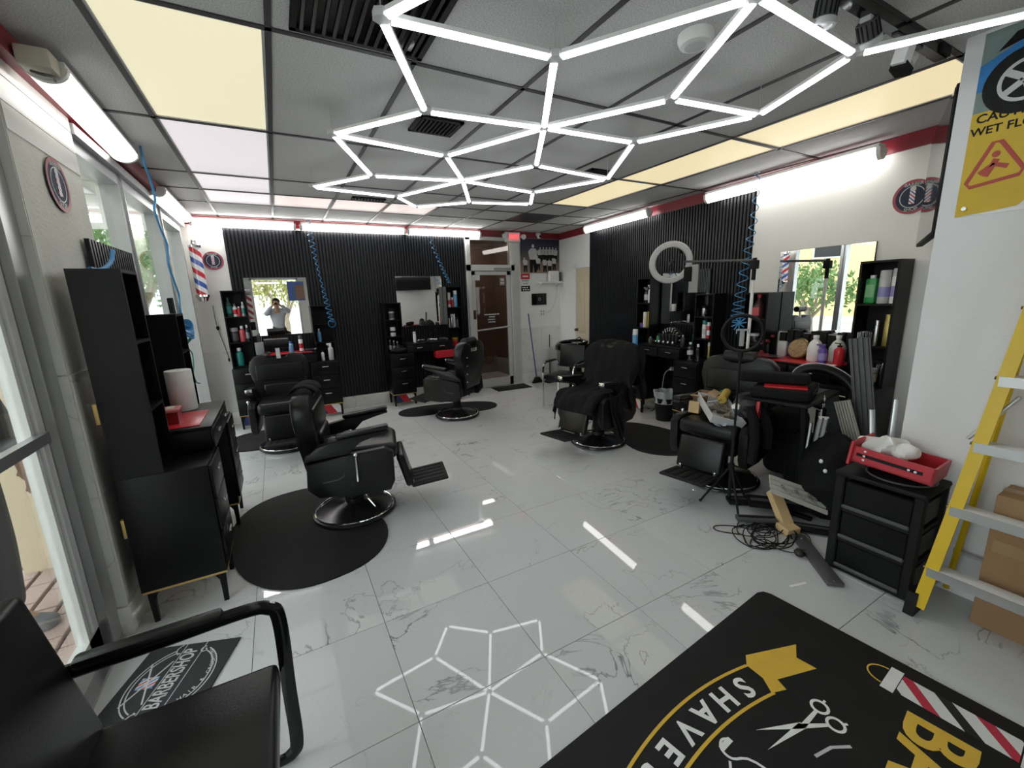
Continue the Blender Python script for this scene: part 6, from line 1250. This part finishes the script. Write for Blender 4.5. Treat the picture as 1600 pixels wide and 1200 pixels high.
# oval cushion with pale piping, leaning between the table and the tower
t = thing('oval_cushion', 'black oval hoop cushion with pale piping standing behind the small table', 'cushion', (3.80, 1.68, 0.84)); Mo = Euler((R(78), R(28), R(-68)))
pts = [Mo.to_matrix() @ Vector((0.21*math.cos(2*PI*k/40), 0.135*math.sin(2*PI*k/40), 0)) for k in range(40)]
B().tube([tuple(p_) for p_ in pts], 0.04, 12, True).ob('hoop', M_leather, t)
B().tube([tuple(Mo.to_matrix() @ Vector((0.25*math.cos(2*PI*k/40), 0.175*math.sin(2*PI*k/40), 0.008))) for k in range(40)], 0.0055, 6, True).ob('piping', M_lgrey, t)
# leaning panels by the tower
def lean(name, loc, rz, w, h, tilt, m, label, cat, ribs=0, rm=None, th=0.014, roll=0):
    t = thing(name, label, cat, loc, rz); b = B(); b.b6(-w/2, w/2, -th, 0, 0, h); o = b.ob('board', m, t, rot=(tilt, roll, 0), smooth=False)
    for k in range(ribs): B().b6(-w/2+w*(k+0.15)/ribs, -w/2+w*(k+0.7)/ribs, -th-0.016, -th, 0, h).ob('rib', rm or m, o)
    return t
lean('fluted_offcut', (3.84, 1.29, 0.0), R(-80), 0.13, 1.27, R(-3), M_dgrey, 'tall dark fluted panel offcut leaning on the tower by the big bright mirror', 'panel', 4, roll=R(-10))
lean('fluted_offcut', (3.66, 1.21, 0.0), R(-80), 0.10, 0.84, R(-3), mat('pale_fluted', (0.46, 0.45, 0.39), 0.6), 'pale grey fluted panel offcut leaning behind the storage drawers', 'panel', 6, roll=R(-19))
lean('fluted_offcut', (3.70, 1.36, 0.0), R(-80), 0.12, 0.86, R(-3), M_black, 'narrow black panel offcut leaning beside the pale fluted one', 'panel', roll=R(-16))
lean('metal_strips', (3.42, 1.52, 0.42), R(-60), 0.06, 0.40, R(32), M_alu, 'pair of silver metal strips slanting under the small table', 'trim strip', 2, M_lgrey)
lean('grey_sheet', (3.84, 1.52, 0.004), R(-66), 0.36, 0.62, R(-12), M_grey, 'plain grey sheet standing under the small table', 'sheet')
# black sack and heap on the floor
t = thing('black_sack', 'big slumped black sack with white flecks behind the storage drawers', 'sack', (3.34, 1.36, 0.0), 0.3)
b = B().sph((0, 0, 0.30), 0.32, (0.80, 0.62, 0.98), 30, 22)
for v in b.bm.verts: v.co += Vector((0.015*math.sin(v.co.z*35+v.co.y*20), 0.02*math.sin(v.co.x*30), 0.015*math.sin(v.co.x*28+v.co.y*25))); v.co.z = max(v.co.z, 0.003)
b.ob('sack', M_cloth, t); rnd = random.Random(4)
for k in range(6): B().sph((-0.235+0.03*rnd.random(), -0.10+0.06*k*0.5, 0.18+0.06*k), 0.01, (0.6, 1.2, 1.5), 8, 6).ob('fleck', M_white, t)
t = thing('duffel_bag', 'black duffel bag slumped under the small table beside the cluttered chair', 'bag', (3.64, 1.70, 0.0), R(12)); b = B().box((0, 0, 0.24), (0.34, 0.22, 0.46), bev=0.09, seg=4)
for v in b.bm.verts: v.co += Vector((0.01*math.sin(v.co.z*40), 0.012*math.sin(v.co.x*30+v.co.z*22), 0))
b.ob('body', M_cloth, t); B().tube(smooth_path([(-0.12, -0.125, 0.40), (-0.10, -0.15, 0.30), (0.10, -0.15, 0.28), (0.12, -0.125, 0.40)], 5), 0.012, 6).ob('handle', M_blackm, t)
t = thing('backpack', 'tall black backpack standing behind the small table near the desk', 'backpack', (3.84, 1.95, 0.0), R(15)); B().box((0, 0, 0.31), (0.28, 0.30, 0.60), bev=0.09, seg=4).ob('body', M_cloth, t); B().box((-0.15, 0, 0.20), (0.06, 0.22, 0.26), bev=0.025, seg=3).ob('front_pocket', M_cloth, t); B().tube(smooth_path([(0.0, -0.05, 0.60), (0.0, -0.03, 0.66), (0.0, 0.03, 0.66), (0.0, 0.05, 0.60)], 4), 0.010, 6).ob('top_handle', M_blackm, t)
t = thing('fluted_planks', 'bundle of pale fluted planks wrapped in film, propped in the heap on the floor', 'planks', (3.02, 1.42, 0.10), R(-52))
for k in range(4): B().box((0, -0.05+0.042*k, 0.10+0.020*k), (0.36, 0.036, 0.012), (0.5, R(18), 0.05*k), bev=0.002, seg=1).ob('plank', MATS['pale_fluted'], t)
B().grid(lambda u, v: Vector((-0.10+0.22*u, -0.04+0.10*v, 0.165-0.07*u+0.025*math.sin(u*17+v*9)*math.sin(v*11))), 16, 10).ob('plastic_film', M_clear, t)
t = thing('wood_offcut', 'raw pine offcut with saw marks standing in the floor heap', 'wood block', (2.90, 1.44, 0.0), R(-25)); B().box((0.03, 0.06, 0.10), (0.085, 0.28, 0.05), (R(40), R(8), 0), bev=0.003, seg=1).ob('beam', M_wood, t); B().box((0.0, -0.06, 0.03), (0.11, 0.10, 0.05), (0.1, 0, 0.2), bev=0.003, seg=1).ob('end_piece', M_wood, t)
for k, (x, y, rz, L, w, z, lb) in enumerate(((3.20, 1.62, -38, 0.75, 0.10, 0.03, 'long black board at the back of the floor heap'), (3.15, 1.50, -46, 0.60, 0.14, 0.075, 'wide black board lying on top of the floor heap'), (3.02, 1.28, -52, 0.56, 0.07, 0.03, 'black plank at the front of the floor heap'))):
    t = thing('black_board', lb, 'board', (x, y, z), R(rz)); B().box((0, 0, 0), (L, w, 0.03), (0.08*k, 0, 0), bev=0.004, seg=1).ob('board', M_blackm, t); B().box((0.0, 0, 0.016), (L*0.94, w*0.25, 0.004), (0.08*k, 0, 0)).ob('groove', M_dgrey, t)
t = thing('black_bar', 'flat black metal bar lying on the tiles beside the storage drawers', 'bar', (2.70, 1.13, 0.015), math.atan2(0.40, 0.36)); B().box((0, 0, 0), (0.50, 0.085, 0.022), bev=0.004).ob('bar', M_dgrey, t); 
for x in (-0.23, 0.2): B().cyl((x, 0.0, 0.01), (x, 0.0, 0.014), 0.008, n=10).ob('screw', M_poly, t)
t = thing('black_bar', 'short flat black bar lying at the cable tangle', 'bar', (2.78, 1.55, 0.05), R(-38)); B().box((0, 0, 0), (0.26, 0.06, 0.03), (0.05, 0, 0), bev=0.004).ob('bar', M_dgrey, t); B().b6(-0.12, 0.12, -0.01, 0.01, 0.015, 0.018).ob('ridge', M_blackm, t)
t = thing('cable_tangle', 'tangle of thin black cables on the tiles in front of the heap', 'cables', (2.69, 1.42, 0.0)); rnd = random.Random(21); b = B()
for k in range(11):
    pts = []; a0 = rnd.random()*6; r0 = 0.05+0.09*rnd.random(); cx, cy = rnd.uniform(-0.06, 0.07), rnd.uniform(-0.10, 0.08)
    for q_ in range(9): a = a0+q_*0.85; pts.append((cx+r0*math.cos(a)*(1+0.4*rnd.random()), cy+r0*0.8*math.sin(a)*(1+0.4*rnd.random()), 0.006+0.05*rnd.random()*rnd.random()))
    b.tube(smooth_path(pts, 4), 0.0035, 5)
b.tube(smooth_path([(-0.10, 0.10, 0.005), (-0.20, 0.22, 0.005), (-0.16, 0.27, 0.005), (-0.05, 0.20, 0.005), (0.0, 0.1, 0.01)], 6), 0.0035, 5); b.tube(smooth_path([(-0.1, 0.04, 0.005), (-0.17, 0.0, 0.005), (-0.12, -0.07, 0.005), (0.0, -0.06, 0.01)], 6), 0.0035, 5)
b.ob('cables', M_blackm, t)
t = thing('hair_ball', 'small dark ball of hair beside the flat black bar', 'hair ball', (2.66, 1.20, 0.025)); b = B().sph((0, 0, 0.0), 0.03, (1, 1, 0.8), 14, 10); b.ob('core', M_hair, t); rnd = random.Random(6); b = B()
for k in range(26): d_ = Vector((rnd.gauss(0, 1), rnd.gauss(0, 1), abs(rnd.gauss(0, 1)))).normalized(); b.tube([tuple(d_*0.02), tuple(d_*0.04+Vector((0.008*rnd.random(), 0, 0)))], 0.001, 4)
b.ob('strands', M_hair, t)
tag(B().box((0, 0, 0.002), (0.11, 0.018, 0.004), bev=0.001, seg=1).ob('paper_scrap', M_paper, None, (2.38, 1.06, 0.0), (0, 0, R(-15))), 'small white paper strip lying on the tiles near the rug corner', 'paper')
# ================================================================== PEOPLE
def skin_obj(name, verts, edges, rad, m, par, root=0, sub=2):
    me = bpy.data.meshes.new(name); me.from_pydata([Vector(v) for v in verts], edges, []); me.materials.append(m)
    o = link(name, me, par); md = o.modifiers.new('Skin', 'SKIN'); md.use_smooth_shade = True
    for i, r_ in enumerate(rad):
        d_ = me.skin_vertices[0].data[i]; d_.radius = r_ if isinstance(r_, tuple) else (r_, r_); d_.use_root = (i == root)
    s_ = o.modifiers.new('Sub', 'SUBSURF'); s_.levels = sub; s_.render_levels = sub
    return o
def person(label, loc, rz, J, shirt, trouser, shoe, hands):
    t = thing('person', label, 'person', loc, rz); V, E_, Rd = [], [], []
    def add(p_, r_, prev=None):
        V.append(p_); Rd.append(r_); 
        if prev is not None: E_.append((prev, len(V)-1))
        return len(V)-1
    pel = add((0, 0, 0.95), (0.15, 0.11)); sp_ = add((0, 0.0, 1.12), (0.13, 0.10), pel); ch = add((0, 0.0, 1.32), (0.15, 0.11), sp_); nk = add((0, 0.01, 1.47), 0.055, ch); hd0 = add((0, 0.02, 1.56), (0.068, 0.078), nk); hd1 = add((0, 0.02, 1.64), (0.078, 0.092), hd0); hd2 = add((0, 0.01, 1.71), (0.062, 0.075), hd1)
    for s in (-1, 1):
        A = J['arm'][0 if s < 0 else 1]
        sh = add((s*0.17, 0, 1.41), 0.062, ch); el = add(A[0], 0.042, sh); wr = add(A[1], 0.028, el); pm2 = add(A[2], (0.036, 0.02), wr)
        d_ = (Vector(A[2])-Vector(A[1])).normalized(); side = Vector(hands[0 if s < 0 else 1][0]); curl = Vector(hands[0 if s < 0 else 1][1])
        for k, (o_, L) in enumerate(((-0.027, 0.072), (-0.009, 0.082), (0.009, 0.078), (0.027, 0.062))):
            k1 = Vector(A[2])+side*o_+d_*0.028; a1 = add(tuple(k1), 0.0105, pm2); a2 = add(tuple(k1+d_*L*0.45+curl*L*0.2), 0.0095, a1); add(tuple(k1+d_*L*0.65+curl*L*0.6), 0.0085, a2)
        th0 = Vector(A[1]).lerp(Vector(A[2]), 0.6)-side*0.035; b1 = add(tuple(th0), 0.012, pm2); add(tuple(th0-side*0.025+d_*0.03+curl*0.015), 0.010, b1)
    for s in (-1, 1):
        hp = add((s*0.095, 0, 0.88), 0.095, pel); kn_ = add((s*0.105, 0.02, 0.50), 0.06, hp); an = add((s*0.11, -0.02, 0.10), 0.042, kn_); toe = add((s*0.125, 0.14, 0.045), 0.04, an)
    body = skin_obj('body', V, E_, Rd, M_skin, t)
    # face
    b = B(); b.sph((0, 0.112, 1.628), 0.016, (0.7, 0.9, 1.3), 10, 8); b.sph((-0.082, 0.01, 1.63), 0.025, (0.4, 0.8, 1.2), 10, 8); b.sph((0.082, 0.01, 1.63), 0.025, (0.4, 0.8, 1.2), 10, 8); b.ob('nose_and_ears', M_skin, t)
    for s in (-1, 1): B().sph((s*0.03, 0.098, 1.655), 0.011, (1.2, 0.6, 0.8), 10, 8).ob('eye', M_hair, t)
    B().box((0, 0.101, 1.585), (0.045, 0.012, 0.009), bev=0.004).ob('mouth', mat('lips', (0.35, 0.13, 0.11), 0.5), t)
    b = B().sph((0, -0.005, 1.695), 0.105, (0.98, 1.05, 0.92), 24, 16); b.ob('hair', M_hair, t)
    # clothes as shells around the same joints
    V2, E2, R2 = [(0, 0, 0.80), (0, 0, 1.12), (0, 0, 1.32), (0, 0.005, 1.485)], [(0, 1), (1, 2), (2, 3)], [(0.175, 0.13), (0.165, 0.125), (0.175, 0.13), (0.075, 0.07)]
    for s in (-1, 1):
        A = J['arm'][0 if s < 0 else 1]; n0 = len(V2); V2 += [(s*0.175, 0, 1.405), A[0], tuple(Vector(A[0]).lerp(Vector(A[1]), 0.88))]; R2 += [0.08, 0.06, 0.045]; E2 += [(2, n0), (n0, n0+1), (n0+1, n0+2)]
    skin_obj('shirt', V2, E2, R2, shirt, t)
    V3, E3, R3 = [(0, 0, 1.06)], [], [(0.16, 0.118)]
    for s in (-1, 1): n0 = len(V3); V3 += [(s*0.095, 0, 0.86), (s*0.105, 0.02, 0.50), (s*0.11, -0.015, 0.11)]; R3 += [0.11, 0.082, 0.068]; E3 += [(0, n0), (n0, n0+1), (n0+1, n0+2)]
    skin_obj('trousers', V3, E3, R3, trouser, t)
    for s in (-1, 1): B().box((s*0.122, 0.065, 0.047), (0.095, 0.27, 0.09), bev=0.035, seg=3).ob('shoe', shoe, t)
    return t
person('person in pale lavender shirt holding up a phone, seen in the first back mirror', (0.03, -0.40, 0.011), 0,
       dict(arm=[((-0.30, 0.16, 1.33), (-0.10, 0.30, 1.58), (-0.075, 0.335, 1.63)), ((0.32, 0.10, 1.40), (0.09, 0.30, 1.58), (0.06, 0.335, 1.63))]), M_lav, M_navy, M_blackm,
       [((0, -0.4, 0.9), (0.8, 0.2, 0)), ((0, -0.4, 0.9), (-0.8, 0.2, 0))])
t = thing('phone', 'black phone held up in both hands of the person in lavender', 'phone', (0.0, -0.045, 1.65)); B().b6(-0.075, 0.075, -0.008, 0.0, -0.036, 0.036, 0.004).ob('body', M_gloss, t); B().b6(-0.07, 0.07, -0.0095, -0.008, -0.033, 0.033).ob('screen', M_dgrey, t)
person('person in dark grey clothes standing outside the glass entrance door', (-1.47, 2.88, -0.02), R(-120),
       dict(arm=[((-0.27, 0.0, 1.14), (-0.25, 0.10, 0.90), (-0.245, 0.125, 0.83)), ((0.27, 0.0, 1.14), (0.22, 0.16, 0.98), (0.19, 0.22, 0.95))]), mat('charcoal_jacket', (0.035, 0.035, 0.038), 0.8), mat('grey_trousers', (0.05, 0.05, 0.055), 0.85), mat('grey_shoe', (0.16, 0.16, 0.17), 0.6),
       [((0.1, 0.9, 0.0), (0.5, 0, -0.2)), ((0.1, 0.9, 0.0), (-0.5, 0, -0.2))])
# picture behind the camera, reflected in the back mirror
t = thing('wall_poster', 'blue and orange poster on the glass of the front window', 'poster', (0.42, FY+0.03, 1.72)); B().b6(0, 0.5, -0.004, 0, 0, 0.62).ob('sheet', M_blue, t); B().b6(0.22, 0.5, 0, 0.002, 0.05, 0.5).ob('print', mat('poster_brown', (0.35, 0.2, 0.15), 0.6, var=0.6), t)
